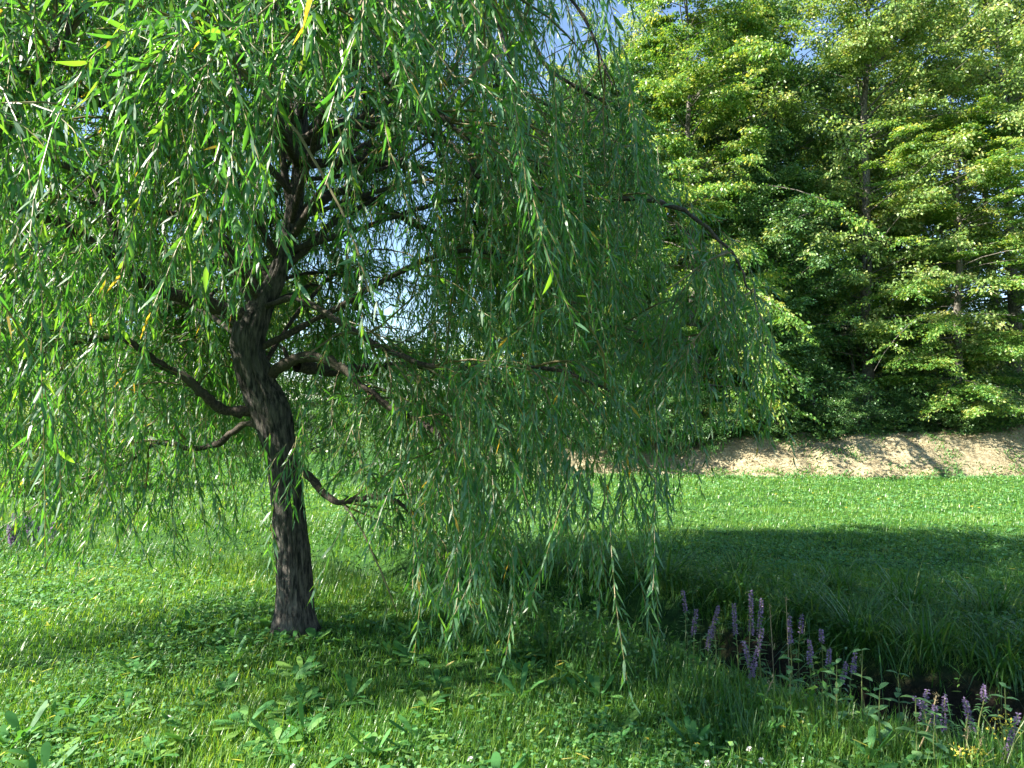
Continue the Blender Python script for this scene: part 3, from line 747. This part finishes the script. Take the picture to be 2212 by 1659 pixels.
# ------------------------------------------------------------------ grass
def in_trunk(x, y):
    return np.hypot(x - BASE[0], y - BASE[1]) < .17 + .08 * rng.random(np.shape(x))
def scatter(n, y0, y1, marg=1.3):
    y = np.sqrt(rng.uniform(y0 ** 2, y1 ** 2, n)); hw = .80 * y + marg
    x = rng.uniform(-1, 1, n) * hw
    return x, y
def grass_field(mb, n, y0, y1, h0, h1, w, kind, clump=1.0):
    x, y = scatter(n, y0, y1)
    d = ditch_d(x, y)
    den = .62 + .38 * vnoise(x * 2.1, y * 2.1, 8)
    den = np.where(d < .75, .12, den)
    t = y - bank_line(x); 
    d = np.where(x < 1.1, 9, d)
    den = np.where((d > 8), .62 + .38 * vnoise(x * 2.1, y * 2.1, 8), den)
    k = (rng.random(n) < den + .25) & ~in_trunk(x, y) & (t < 0.1 + .45 * vnoise(x * 1.3, y, 7)) & ~((d < .6) & (rng.random(n) < .85))
    x, y = x[k], y[k]; n = len(x)
    patch = .5 + .5 * vnoise(x * 1.3, y * 1.3, 9); fine = .5 + .5 * vnoise(x * 6, y * 6, 10)
    h = rng.uniform(h0, h1, n) * (.55 + .6 * patch + .45 * fine)
    dd = ditch_d(x, y); h *= 1 + .9 * np.exp(-((dd - .95) / .45) ** 2)
    a = rng.uniform(0, 2 * np.pi, n) + vnoise(x * 2, y * 2, 12) * 2
    tilt = rng.uniform(.1, .75, n)
    D = np.stack([np.cos(a) * tilt, np.sin(a) * tilt, np.ones(n)], -1)
    S = np.stack([-np.sin(a), np.cos(a), rng.normal(0, .2, n)], -1)
    P = np.stack([x, y, gz(x, y) - .01], -1)
    leaves(mb, P, D, S, h * 1.1, w * rng.uniform(.7, 1.4, n), kind, rng.uniform(.1, .6, n), np.clip(rng.beta(2, 3, n), 0, 1))
mb = MB()
grass_field(mb, 105000, 2.3, 4.2, .05, .12, .0042, 'blade')
grass_field(mb, 120000, 4.2, 7.5, .05, .12, .0055, 'blade')
grass_field(mb, 120000, 7.5, 12, .05, .10, .011, 'blade1')
grass_field(mb, 110000, 12, 18.8, .05, .10, .022, 'blade1')
grass_field(mb, 30000, 18.8, 34, .08, .2, .05, 'blade1')
# coarser tufts standing out of it
x, y = scatter(5200, 2.4, 10); kx = (vnoise(x * 1.2, y * 1.2, 51) > -.15) & ~in_trunk(x, y) & (ditch_d(x, y) > .5); x, y = x[kx], y[kx]
nb_ = 11; tx_ = np.repeat(x, nb_); ty_ = np.repeat(y, nb_); n = len(tx_); th = np.repeat(rng.uniform(.09, .23, len(x)), nb_); tt = np.repeat(rng.uniform(0, .75, len(x)), nb_)
a = rng.uniform(0, 6.28, n); tl = rng.uniform(.15, .9, n); tx_ = tx_ + rng.normal(0, .018, n); ty_ = ty_ + rng.normal(0, .018, n)
leaves(mb, np.stack([tx_, ty_, gz(tx_, ty_) - .01], -1), np.stack([np.cos(a) * tl, np.sin(a) * tl, np.ones(n)], -1), np.stack([-np.sin(a), np.cos(a), 0 * a], -1), th * rng.uniform(.6, 1.15, n), rng.uniform(.004, .0075, n), 'blade', rng.uniform(.2, .8, n), np.clip(tt + rng.normal(0, .1, n), 0, 1))
o = mb.build("grass", M['grass']); tag(o, "green meadow grass covering the lawn on both sides of the ditch", "grass", kind='stuff')

# small clover and herb leaves between the blades
mb = MB()
for n, y0, y1, s in ((36000, 2.3, 5.0, .024), (40000, 5.0, 9.5, .034), (26000, 9.5, 18, .05)):
    x, y = scatter(n, y0, y1); dens = vnoise(x * 1.1, y * 1.1, 15) + .5 * vnoise(x * 4, y * 4, 16)
    k = (dens > rng.uniform(-.6, .8, n)) & (ditch_d(x, y) > .7) & ~in_trunk(x, y) & (y < bank_line(x) - .1); x, y = x[k], y[k]; n = len(x)
    P = np.stack([x, y, gz(x, y) + rng.uniform(.02, .10, n)], -1); a = rng.uniform(0, 6.28, n)
    D = np.stack([np.cos(a), np.sin(a), rng.normal(.1, .35, n)], -1); S = np.cross(D, norm(np.array([0, 0, 1.0]) + rng.normal(size=(n, 3)) * .35))
    L = s * rng.uniform(.7, 1.5, n); leaves(mb, P, D, S, L, L * .75, 'diamond', .1)
o = mb.build("clover", M['weed']); tag(o, "low clover and small round herb leaves between the grass blades", "clover", kind='stuff')

# ------------------------------------------------------------------ broad leaved weeds
def rosette_mesh(nl, L, W, up, seed):
    global rng
    keep = rng; rng = np.random.default_rng(500 + seed)
    mb = MB(); a = np.arange(nl) * 2.4 + rng.uniform(-.3, .3, nl); el = rng.uniform(up * .5, up * 1.6, nl)
    D = np.stack([np.cos(a), np.sin(a), el], -1)
    S = np.stack([-np.sin(a), np.cos(a), rng.normal(0, .15, nl)], -1)
    P = D * [[.01, .01, 0]]
    leaves(mb, P, D, -S, L * rng.uniform(.7, 1.25, nl), W * rng.uniform(.8, 1.2, nl), 'broad', rng.uniform(.15, .6, nl), fold=.25)
    me = mb.mesh("broadleaf_weed", M['weed'], smooth=True); rng = keep
    return me
ROS = [rosette_mesh(9, .16, .045, .45, 0), rosette_mesh(7, .20, .05, .9, 1), rosette_mesh(11, .13, .035, .35, 2), rosette_mesh(6, .17, .06, .7, 3), rosette_mesh(8, .22, .04, 1.2, 4)]
WGp = "broad leaved weeds in the foreground lawn"
k = 0
while k < 270:
    y = 2.75 + 2.9 * rng.random() ** 1.2; x = rng.uniform(-1, 1) * (.78 * y)
    if ditch_d(x, y) < .8 or in_trunk(x, y): continue
    if x > .6 and rng.random() < .6: continue
    if vnoise(np.array(x * 1.4), np.array(y * 1.4), 20) < -.25: continue
    o = link("broadleaf_weed", ROS[int(rng.integers(5))])
    o.location = (x, y, float(gz(x, y)) + .02); o.rotation_euler = (rng.normal(0, .12), rng.normal(0, .12), rng.uniform(0, 6.28)); s = rng.uniform(.45, 1.0); o.scale = (s, s, s)
    if x < -1.9: lb = "broad leaved green weed among the sunlit grass left of the willow trunk"
    elif y < 3.5 and x < .2: lb = "broad leaved weed rosette in the sunny strip of grass at the front"
    elif x < .4: lb = "broad leaved weed rosette in the willow's shade in front of the trunk"
    else: lb = "broad leaved weed rosette in the shaded grass on the near side of the ditch"
    tag(o, lb, "weed", WGp); k += 1

# weeds beyond that: a carpet nobody could count
mb = MB()
for n, y0, y1, s in ((2600, 5.4, 10, .13), (2400, 10, 18, .15)):
    x, y = scatter(n, y0, y1)
    kx = (ditch_d(x, y) > .7) & ~in_trunk(x, y) & (vnoise(x * .9, y * .9, 22) > -.2) & (y < bank_line(x)); x, y = x[kx], y[kx]
    for r in range(5):
        n = len(x); a = rng.uniform(0, 6.28, n)
        D = np.stack([np.cos(a), np.sin(a), rng.uniform(.2, .9, n)], -1); S = np.stack([-np.sin(a), np.cos(a), rng.normal(0, .2, n)], -1)
        L = s * rng.uniform(.5, 1.1, n); leaves(mb, np.stack([x, y, gz(x, y)], -1), D, S, L, L * .3, 'diamond', .3)
o = mb.build("weed_carpet", M['weed']); tag(o, "patchy carpet of broad leaved weeds across the far lawn", "weeds", kind='stuff')

# ------------------------------------------------------------------ sedge tussocks drooping into the ditch
def tussock_mesh(n, L, W, seed, spread=.8):
    global rng
    keep = rng; rng = np.random.default_rng(700 + seed)
    a = rng.uniform(0, 6.28, n); el = rng.uniform(.6, 2.6, n)
    D = np.stack([np.cos(a) * spread, np.sin(a) * spread, el], -1); S = np.stack([-np.sin(a), np.cos(a), np.zeros(n)], -1)
    P = np.stack([rng.normal(0, .06, n), rng.normal(0, .06, n), np.zeros(n)], -1)
    mb = MB(); leaves(mb, P, D, S, L * rng.uniform(.5, 1.15, n), W, 'long', rng.uniform(.35, 1.0, n)); me = mb.mesh("sedge_tussock", M['sedge'], smooth=True)
    rng = keep
    return me
TUS = [tussock_mesh(130, .75, .009, 0), tussock_mesh(110, .95, .010, 1, 1.1), tussock_mesh(150, .6, .008, 2)]
TUG = "long arching sedge tussocks along the ditch"
TLAB = ["arching sedge tussock at the right edge above the dark ditch", "arching sedge tussock on the far bank, second in from the right edge", "sedge tussock right of the dark ditch hollow, below the bramble patch", "tall sedge tussock drooping over the black hollow of the ditch",
        "sedge tussock behind the purple flower group on the far bank", "sedge tussock beyond the single purple spikes", "sedge tussock at the ditch bend, far side", "sedge tussock half hidden behind the willow's right-hand strand",
        "sedge tussock behind the willow's hanging strands in mid picture", "small sedge tussock by the ditch right of the trunk"]
ti = 0
far = [(4.2, 4.75), (3.7, 4.75), (3.25, 4.8), (2.85, 4.95), (2.55, 5.25), (2.3, 5.7), (1.95, 6.2), (1.5, 6.9), (.8, 7.3), (-.2, 7.8),
       (4.4, 5.5), (3.8, 5.7), (3.3, 6.0), (5.2, 5.2), (2.3, 7.2), (3.0, 6.6), (4.9, 6.1)]
for i, (x, y) in enumerate(far):
    o = link("sedge_tussock", TUS[i % 3]); y -= .14; o.location = (x, y, float(gz(x, y)) - .02); s = rng.uniform(1.0, 1.45); o.scale = (s, s, s); o.rotation_euler = (0, 0, i * 1.9)
    tag(o, TLAB[i] if i < len(TLAB) else "sedge tussock in the shaded tall grass behind the ditch at the right", "grass tussock", TUG)
for i, (x, y, s, lb) in enumerate([(1.35, 4.6, .5, "small tussock of long grass on the near bank, front of the dried stalks"), (1.0, 3.9, .45, "tuft of fine long grass at the front, right of the longest willow strand"), (1.75, 4.3, .5, "tuft of long grass on the near ditch bank beside the purple flowers"), (.75, 5.2, .45, "tuft of long grass in deep shade behind the right-hand strand")]):
    o = link("grass_tuft", TUS[i % 3]); o.location = (x, y, float(gz(x, y)) - .02); o.scale = (s, s, s); tag(o, lb, "grass tuft")

# rank grass on both ditch banks: stuff
mb = MB()
n = 26000; seg = rng.integers(0, len(DITCH) - 1, n); u = rng.random(n)[:, None]
c = DITCH[seg] * (1 - u) + DITCH[seg + 1] * u; dr = norm(DITCH[seg + 1] - DITCH[seg]); nr = np.stack([-dr[:, 1], dr[:, 0]], -1)
off = rng.choice([-1, 1], n) * rng.uniform(.62, 1.5, n); c = c + nr * off[:, None]; x, y = c[:, 0], c[:, 1]
kx = (ditch_d(x, y) > .6) & (np.hypot(x, y) > 2.8) & ~((off < 5) & (x > 1.2) & (y < 4.3) & (rng.random(n) < .7)); x, y = x[kx], y[kx]; n = len(x)
a = rng.uniform(0, 6.28, n); D = np.stack([np.cos(a) * .4, np.sin(a) * .4, np.ones(n)], -1); S = np.stack([-np.sin(a), np.cos(a), np.zeros(n)], -1)
leaves(mb, np.stack([x, y, gz(x, y)], -1), D, S, rng.uniform(.12, .36, n), rng.uniform(.004, .008, n), 'blade', rng.uniform(.1, .7, n))
# leafy herbs on the banks
n = 30000; seg = rng.integers(0, len(DITCH) - 1, n); u = rng.random(n)[:, None]
c = DITCH[seg] * (1 - u) + DITCH[seg + 1] * u; dr = norm(DITCH[seg + 1] - DITCH[seg]); nr = np.stack([-dr[:, 1], dr[:, 0]], -1)
c = c + nr * (rng.choice([-1, 1], n) * rng.uniform(.55, 1.35, n))[:, None]; x, y = c[:, 0], c[:, 1]
kx = (ditch_d(x, y) > .6) & (np.hypot(x, y) > 2.9) & ~((x > 1.2) & (y < 4.3) & (rng.random(n) < .6)) & (vnoise(x * 2.2, y * 2.2, 31) > -.1); x, y = x[kx], y[kx]; n = len(x)
hh = (.12 + .28 * (.5 + .5 * vnoise(x * 1.7, y * 1.7, 30))) * rng.uniform(.2, 1.1, n); a = rng.uniform(0, 6.28, n)
D = np.stack([np.cos(a), np.sin(a), rng.normal(0, .4, n)], -1); S = np.cross(D, norm(np.array([0, 0, 1.0]) + rng.normal(size=(n, 3)) * .5))
L = rng.uniform(.02, .06, n); leaves(mb, np.stack([x, y, gz(x, y) + hh], -1), D, S, L, L * .45, 'diamond', .2)
o = mb.build("bank_vegetation", M['sedge']); tag(o, "rank grass and leafy herbs growing thick on the ditch banks", "vegetation", kind='stuff')

# ------------------------------------------------------------------ bramble and weeds on the earth bank and under the wood
mb = MB()
n = 90000; x = rng.uniform(-24, 26, n); t = rng.uniform(.0, 1, n) ** 2 * 16; y = bank_line(x) + 1.5 + t
kx = (vnoise(x * .9, y * .9, 41) + .8 * (t / 2) > rng.uniform(-.1, .6, n)); x, y, t = x[kx], y[kx], t[kx]; n = len(x)
hh = (.15 + .75 * (.5 + .5 * vnoise(x * 1.3, y * 1.3, 42))) * rng.uniform(0, 1, n)
a = rng.uniform(0, 6.28, n); D = np.stack([np.cos(a), np.sin(a), rng.normal(0, .4, n)], -1); S = np.cross(D, norm(np.array([0, 0, 1.0]) + rng.normal(size=(n, 3)) * .5))
L = rng.uniform(.06, .13, n); leaves(mb, np.stack([x, y, gz(x, y) + hh], -1), D, S, L, L * .6, 'diamond', .2)
o = mb.build("undergrowth", M['oak']); tag(o, "dark bramble undergrowth along the top of the earth bank below the wood", "undergrowth", kind='stuff')
mb = MB()
n = 42000; x = rng.uniform(-18, 22, n); t = rng.uniform(-.35, 1.9, n); y = bank_line(x) + t
pr = np.where(t < .45 + .45 * vnoise(x * .8, x * 0, 44) + .2 * vnoise(x * 3.1, x * 0, 45), .8 - t, .0) + 1.5 * np.clip(vnoise(x * 1.1, y * 1.6, 43) - .12, 0, 1) + .25 * np.clip(t - 1.1, 0, 1)
pr = pr + np.where(x < 0, .5, 0)
kx = rng.random(n) < pr * .8; x, y = x[kx], y[kx]; n = len(x); a = rng.uniform(0, 6.28, n)
D = np.stack([np.cos(a) * .7, np.sin(a) * .7, np.ones(n)], -1); S = np.stack([-np.sin(a), np.cos(a), np.zeros(n)], -1)
leaves(mb, np.stack([x, y, gz(x, y)], -1), D, S, rng.uniform(.07, .22, n), .03, 'diamond', .3)
o = mb.build("bank_weeds", M['weed']); tag(o, "scattered green weeds creeping over the bare earth bank", "weeds", kind='stuff')
mb = MB()
n = 24000; x = rng.uniform(1, 22, n); y = bank_line(x) + rng.uniform(-.05, 1.9, n); a = rng.uniform(0, 6.28, n)
D = np.stack([np.cos(a), np.sin(a), rng.uniform(-.1, .5, n)], -1); S = np.stack([-np.sin(a), np.cos(a), np.zeros(n)], -1)
leaves(mb, np.stack([x, y, gz(x, y) + .01], -1), D, S, rng.uniform(.06, .2, n), .012, 'blade1', .1)
o = mb.build("dry_grass", M['straw']); tag(o, "short dry straw and mown stalks lying on the bare bank", "dry grass", kind='stuff')
mb = MB()      # clods and stones on the bank
for q in range(900):
    x = rng.uniform(-2, 20); y = float(bank_line(np.array(x))) + rng.uniform(0, 1.8); s = rng.uniform(.015, .055)
    oc = np.array([(1, 0, 0), (-1, 0, 0), (0, 1, 0), (0, -1, 0), (0, 0, 1), (0, 0, -1)]) * s * rng.uniform(.6, 1.3, (6, 1)) * [1.3, 1, .7]
    mb.add(oc + [x, y, float(gz(x, y)) + s * .2], [(0, 2, 4), (2, 1, 4), (1, 3, 4), (3, 0, 4), (2, 0, 5), (1, 2, 5), (3, 1, 5), (0, 3, 5)])
o = mb.build("clods", M['ground']); 
a_ = o.data.attributes.new("dirt", 'FLOAT', 'POINT'); a_.data.foreach_set("value", np.ones(len(o.data.vertices), dtype=np.float32))
tag(o, "crumbled clods of pale earth strewn over the bank", "earth", kind='stuff')

# ------------------------------------------------------------------ flowering plants
def spike_plant(name, x, y, H, fl, lean, label, group, thick=1.0):
    z = float(gz(x, y)); e = empty(name, (x, y, z)); tag(e, label, "flower", group)
    P = catmull([(0, 0, -.03), (lean * .25, 0, H * .4), (lean * .5 + rng.normal(0, .012), .01, H * .75), (lean, rng.normal(0, .02), H)], 5)
    mb = MB(); tube(mb, P, np.linspace(.0042, .0015, len(P)), 5, .7); mb.build("stem", M['stem'], e)
    # flower spike: small crumpled petals in whorls
    n = int(rng.uniform(150, 300) * fl / .25); u = rng.random(n); c0 = P[-1] - (P[-1] - P[-6]) / np.linalg.norm(P[-1] - P[-6]) * fl
    ctr = c0 * (1 - u[:, None]) + (P[-1] + [0, 0, .01]) * u[:, None]
    lvl = np.round(u * 14) / 14; ctr = c0 * (1 - (lvl + .3 * (u - lvl))[:, None]) + P[-1] * (lvl + .3 * (u - lvl))[:, None]
    a = rng.uniform(0, 6.28, n); rr = .0105 * thick * (1.1 - u ** 2 * .75) * rng.uniform(.6, 1.3, n); D = np.stack([np.cos(a), np.sin(a), rng.normal(.25, .45, n)], -1)
    mb = MB(); leaves(mb, ctr + D * rr[:, None] * .35, D, rvec(n), .013 * thick, .008 * thick, 'diamond', .2); mb.build("flower_spike", M['purple'], e)
    n = 26; u = rng.uniform(.15, .78, n); i = np.clip((u * (len(P) - 1)).astype(int), 0, len(P) - 1); a = np.arange(n) * 1.57 + rng.uniform(-.3, .3, n)
    D = np.stack([np.cos(a), np.sin(a), rng.uniform(.2, .9, n)], -1); S = np.stack([-np.sin(a), np.cos(a), np.zeros(n)], -1)
    mb = MB(); leaves(mb, P[i], D, S, rng.uniform(.04, .08, n), .011, 'willow', .4); o = mb.build("leaves", M['weed'], e); tag(o, kind='stuff')
    return e
LG = "purple loosestrife spikes along the ditch"
LO = [  # tip px, tip py, depth, flower length, lean, description
    (1615, 1272, 4.15, .26, .02, "tallest purple spike of the dense group on the near bank"), (1640, 1290, 4.2, .20, .03, "purple spike just right of the tallest one in the dense group"),
    (1580, 1300, 4.2, .18, -.02, "faint purple spike left of the tallest one in the group"), (1545, 1305, 4.25, .2, .02, "pale purple spike at the upper left of the dense group"),
    (1500, 1310, 4.3, .16, .03, "faded purple spike at the left end of the group"), (1470, 1270, 4.6, .14, -.02, "small faded purple spike beside the willow's right strand"),
    (1722, 1318, 4.25, .12, .02, "thin purple spike above the hollow, between group and single spikes"), (1697, 1325, 4.2, .16, -.02, "narrow purple spike with a long bare stem"),
    (1642, 1355, 4.0, .28, .03, "thick bright purple spike in front of the dense group"), (1600, 1380, 4.0, .18, -.03, "purple spike low in the dense group"), (1530, 1345, 4.1, .14, .03, "tiny purple spike low at the group's left"),
    (1762, 1352, 4.2, .08, .01, "small purple flower head bent at its tip above the hollow"), (1745, 1378, 4.1, .11, -.01, "purple spike at the left of the five by the black hollow"), (1735, 1398, 4.0, .08, -.03, "lowest purple head left of the black hollow"),
    (1778, 1390, 4.1, .12, .02, "purple spike in the middle of the five by the hollow"), (1838, 1400, 4.1, .13, .03, "bright purple spike standing alone right over the black hollow"), (1812, 1420, 4.0, .13, .01, "purple spike left of the lone one over the black hollow"),
    (1990, 1490, 3.45, .15, .04, "purple spike leaning on the dry stalk at lower right"), (1955, 1545, 3.4, .08, -.09, "purple spike leaning left near the dry stalk"), (2028, 1530, 3.4, .17, .01, "upright purple spike in the lower right group"),
    (2070, 1560, 3.35, .14, .02, "broad faded purple spike in the lower right group"), (2105, 1470, 3.6, .09, .04, "purple spike highest and farthest right but one"), (2180, 1568, 3.2, .22, .02, "thick purple spike at the right edge of the picture"),
    (2000, 1580, 3.3, .10, -.01, "short pinkish spike low between the dried stalks"),
    (40, 1108, 8.4, .34, .03, "pink purple spike in the sun at the left edge"), (68, 1115, 8.4, .30, -.02, "second pink purple spike at the left edge"), (30, 1135, 8.3, .25, .02, "short pink spike at the left edge"), (85, 1150, 9.0, .22, .03, "pinkish faded spike low at the left, behind the sunny grass"), (125, 1165, 8.8, .2, .0, "faded pink spike below the willow's left strands")]
for px_, py_, Y, fl, lean, lb in LO:
    p = at(px_, py_, Y); x = p[0] - lean; z = float(gz(x, Y)); H = max(p[2] - z, .25)
    spike_plant("loosestrife", x, Y, H, fl, lean, lb, LG, 1.15 if Y < 8 else 3.2)

def disc_flower(x, y, h, r, mat, name, label, group):
    z = float(gz(x, y)); e = empty(name, (x, y, z)); tag(e, label, "flower", group)
    P = catmull([(0, 0, 0), (.01, 0, h * .6), (.012, -.01, h)], 4); mb = MB(); tube(mb, P, np.full(len(P), .0015), 4); mb.build("stem", M['stem'], e)
    n = 14 if mat != 'white' else 60; a = np.arange(n) * 2.4; mb = MB()
    el = rng.uniform(.1, .6, n) if mat != 'white' else rng.uniform(-.3, 1.6, n)
    D = np.stack([np.cos(a), np.sin(a), el], -1); leaves(mb, np.tile(P[-1], (n, 1)) + D * .002, D, np.stack([-np.sin(a), np.cos(a), 0 * a], -1), r, r * .5, 'diamond', .1); mb.build("petals", M[mat], e)
YG = "small yellow flowers in the shade of the willow"
for px_, py_, Y, lb in [(1207, 1388, 4.9, "yellow flower left of the three in the shade behind the front strands"), (1145, 1386, 4.95, "yellow flower beside the longest willow strand"), (1232, 1362, 5.2, "yellow flower in the shade between the two hanging curtains"), (1283, 1386, 4.9, "yellow flower left of the right-hand curtain"),
                        (1151, 1420, 4.5, "low yellow flower below the one beside the longest strand"), (1338, 1390, 4.8, "faint yellow flower inside the right-hand strands"), (1542, 1327, 5.0, "yellow flower left in the purple group"), (1606, 1332, 5.0, "yellow flower amid the purple group"), (1672, 1555, 3.5, "yellow flower at the foot of the leaning grass stalk"),
                        (1050, 1405, 4.6, "yellow flower left of the longest willow strand"), (1490, 1636, 3.3, "yellow flower at the very front, in the middle"), (1385, 1615, 3.35, "yellow flower at the front left of the middle one")]:
    p = at(px_, py_, Y); zz = float(gz(p[0], Y)); disc_flower(p[0], Y, max(p[2] - zz, .06), .013, 'yellow', "yellow_flower", lb, YG)
DG = "orange yellow dots of flowers far out on the sunlit lawn"
for i in range(16):
    px_ = [1750, 2090, 2105, 2150, 1670, 1500, 1890, 2010, 1960, 1580, 1820, 2180, 1440, 1990, 1700, 2050][i]; Y = [13.5, 11.6, 11.4, 11.8, 13.2, 14, 12.5, 15, 12, 15.5, 11.2, 14.5, 12.8, 13.4, 11.9, 16][i]
    disc_flower((px_ - 1106) / F * Y, Y, .12, .03, 'yellow', "yellow_flower", "tiny orange yellow flower head far out on the sunlit lawn", DG)
CGp = "white clover blossoms in the grass at the bottom edge"
for px_, py_, Y, lb in [(1013, 1640, 3.25, "white clover blossom at the bottom edge, left of the middle"), (1625, 1640, 3.2, "largest white blossom at the bottom edge near the ditch"), (1600, 1625, 3.3, "narrow white blossom left of the largest one"), (377, 1565, 3.7, "pinkish white blossom in the sunny weeds at the left"), (1510, 1652, 3.15, "white blossom cut by the bottom edge in the middle"), (640, 1660, 3.15, "white blossom at the bottom edge below the trunk"),
                        (1750, 1530, 3.7, "small white blossom on the near bank by the hollow"), (1600, 1500, 4.0, "tiny white blossom left of the hollow")]:
    p = at(px_, py_, Y); zz = float(gz(p[0], Y)); disc_flower(p[0], Y, max(p[2] - zz, .05), .014, 'white', "clover_blossom", lb, CGp)

# dry stalks and leaning grass stems at the lower right
for a, b, c, d, Y, lb in [(1955, 1640, 2005, 1490, 3.35, "thick straw coloured stalk leaning right at lower right"), (2045, 1650, 2070, 1560, 3.25, "straw stalk right of the thick leaning one"), (2030, 1655, 2052, 1600, 3.2, "short straw stalk at the bottom near the right corner"), (2060, 1650, 2100, 1575, 3.25, "thin dry stalk leaning towards the right edge"),
                          (1612, 1560, 1660, 1455, 3.8, "long yellowish grass stem leaning on the near bank"), (1690, 1450, 1690, 1290, 4.6, "upright dry grass stem among the purple spikes"), (1660, 1440, 1655, 1300, 4.7, "pale upright stem between the purple spikes")]:
    p0 = at(a, b, Y); p0[2] = float(gz(p0[0], Y)) - .02; p1 = at(c, d, Y); e = empty("dry_stalk", tuple(p0)); tag(e, lb, "stalk", "dry stalks near the ditch")
    P = catmull([p0, p0 * .5 + p1 * .5 + [.012, 0, 0], p1], 6); mb = MB(); tube(mb, P, np.linspace(.0045, .002, len(P)), 5); mb.build("stem", M['straw'], e, origin=p0)
    n = 30; q = P[rng.integers(len(P) - 4, len(P), n)] + rng.normal(0, .006, (n, 3)); mb = MB(); leaves(mb, q, rvec(n) + [0, 0, .8], rvec(n), .018, .004, 'diamond', .1); mb.build("seed_head", M['straw'], e, origin=p0)

def leafy_plant(x, y, H, pairs, ll, lw, mat, name, label, cat="plant", lean=0.0):
    z = float(gz(x, y)); e = empty(name, (x, y, z), rng.uniform(0, 3)); tag(e, label, cat)
    P = catmull([(0, 0, -.02), (lean * .4, .01, H * .5), (lean, 0, H)], 6); mb = MB(); tube(mb, P, np.linspace(.004, .002, len(P)), 5); mb.build("stem", M['stem'], e)
    one = MB(); leaves(one, np.zeros((1, 3)), np.array([[0, 1, .35]]), np.array([[-1, 0, 0.]]), ll, lw, 'oval', .3, fold=.3); me = one.mesh("leaf", M[mat], smooth=True)
    for k in range(pairs):
        u = .3 + .68 * k / max(pairs - 1, 1); q = P[min(int(u * len(P)), len(P) - 1)]
        for s in (0, 1):
            o = link("leaf", me, e); o.location = q; o.rotation_euler = (rng.uniform(-.2, .3), 0, k * 1.57 + s * math.pi + rng.uniform(-.25, .25)); sc = (1.15 - .5 * u) * rng.uniform(.8, 1.15); o.scale = (sc, sc, sc)
for px_, Y, H, lb, pr in [(1925, 3.9, .62, "nettle with paired leaves standing in front of the black hollow", 6), (1850, 3.7, .42, "low leafy plant with drooping pale leaves left of the nettle", 3), (1795, 3.5, .36, "leafy herb at the bottom edge below the hollow", 5), (1885, 3.35, .30, "bright leafy herb at the bottom edge", 5),
                          (1700, 3.6, .34, "leafy herb on the near bank in front of the dry stems", 5), (2000, 3.2, .25, "low herb at the foot of the leaning straw stalk", 4), (1960, 3.25, .3, "herb between straw stalks at the bottom", 4), (2150, 3.5, .3, "leafy herb left of the thick purple spike at the right edge", 5), (1640, 4.3, .35, "shaded herb on the ditch's near bank", 5), (1480, 4.6, .3, "shaded herb behind the right-hand willow strand", 4)]:
    leafy_plant((px_ - 1106) / F * Y, Y, H, pr, .10, .042, 'weed', "leafy_herb", lb)
for px_, Y, H, lb in [(2150, 3.15, .26, "yellow flowering plant at the lower right corner"), (2080, 3.1, .15, "small yellow flowering plant at the bottom near the right corner")]:
    x = (px_ - 1106) / F * Y; z = float(gz(x, Y)); e = empty("goldenrod", (x, Y, z)); tag(e, lb, "flower", "yellow flowering plants in the lower right corner")
    mb = MB(); 
    for q in range(5):
        a = q * 1.3; P = catmull([(0, 0, 0), (.03 * math.cos(a), .03 * math.sin(a), H * .6), (.09 * math.cos(a), .09 * math.sin(a), H)], 4); tube(mb, P, np.full(len(P), .002), 4)
    mb.build("stem", M['stem'], e); n = 70; a = rng.uniform(0, 6.28, n); r = rng.uniform(0, .09, n); mb = MB()
    leaves(mb, np.stack([r * np.cos(a), r * np.sin(a), H * (.7 + .35 * rng.random(n))], -1), rvec(n), rvec(n), .014, .007, 'diamond', .1); o = mb.build("flower_head", M['yellow'], e); tag(o, kind='stuff')
# plants at the trunk's foot
def foot_plant(px_, py_, Y, mat, L, W, nl, lb, up=1.0):
    p = at(px_, py_, Y); x = p[0]; e = empty("broadleaf_plant", (x, Y, float(gz(x, Y)))); tag(e, lb, "plant")
    for q in range(nl):
        one = MB(); a = q * 6.28 / nl + rng.uniform(-.3, .3); leaves(one, np.zeros((1, 3)), np.array([[math.cos(a), math.sin(a), up * rng.uniform(.6, 1.5)]]), np.array([[math.sin(a), -math.cos(a), .1]]), L * rng.uniform(.7, 1.1), W, 'broad', .4, fold=.3)
        one.build("leaf", M[mat], e, smooth=True)
foot_plant(612, 1392, 4.88, 'yellowleaf', .15, .07, 7, "yellowing leafy plant at the left foot of the willow trunk", .8)
foot_plant(590, 1365, 4.95, 'yellowleaf', .07, .04, 5, "small yellow leaf tuft left of the trunk's foot", .6)
foot_plant(688, 1392, 4.9, 'weed', .19, .07, 8, "pale green leafy plant at the right foot of the willow trunk", 1.1)
# fallen willow leaves and sunlit bleached blades near the front
mb = MB(); n = 500; x, y = scatter(n // 2, 2.6, 7.5, 0); n = len(x); D = rvec(n) * [1, 1, .25]; leaves(mb, np.stack([x, y, gz(x, y) + .06], -1), D, np.cross(D, norm(rvec(n) * .3 + [0, 0, 1])), .08, .013, 'willow', .1)
o = mb.build("fallen_leaves", M['yellowleaf']); tag(o, "yellowed willow leaves fallen on the grass", "leaves", kind='stuff')
print("tris", sum(sum(len(p.vertices) - 2 for p in me.polygons) for me in bpy.data.meshes) if False else "")
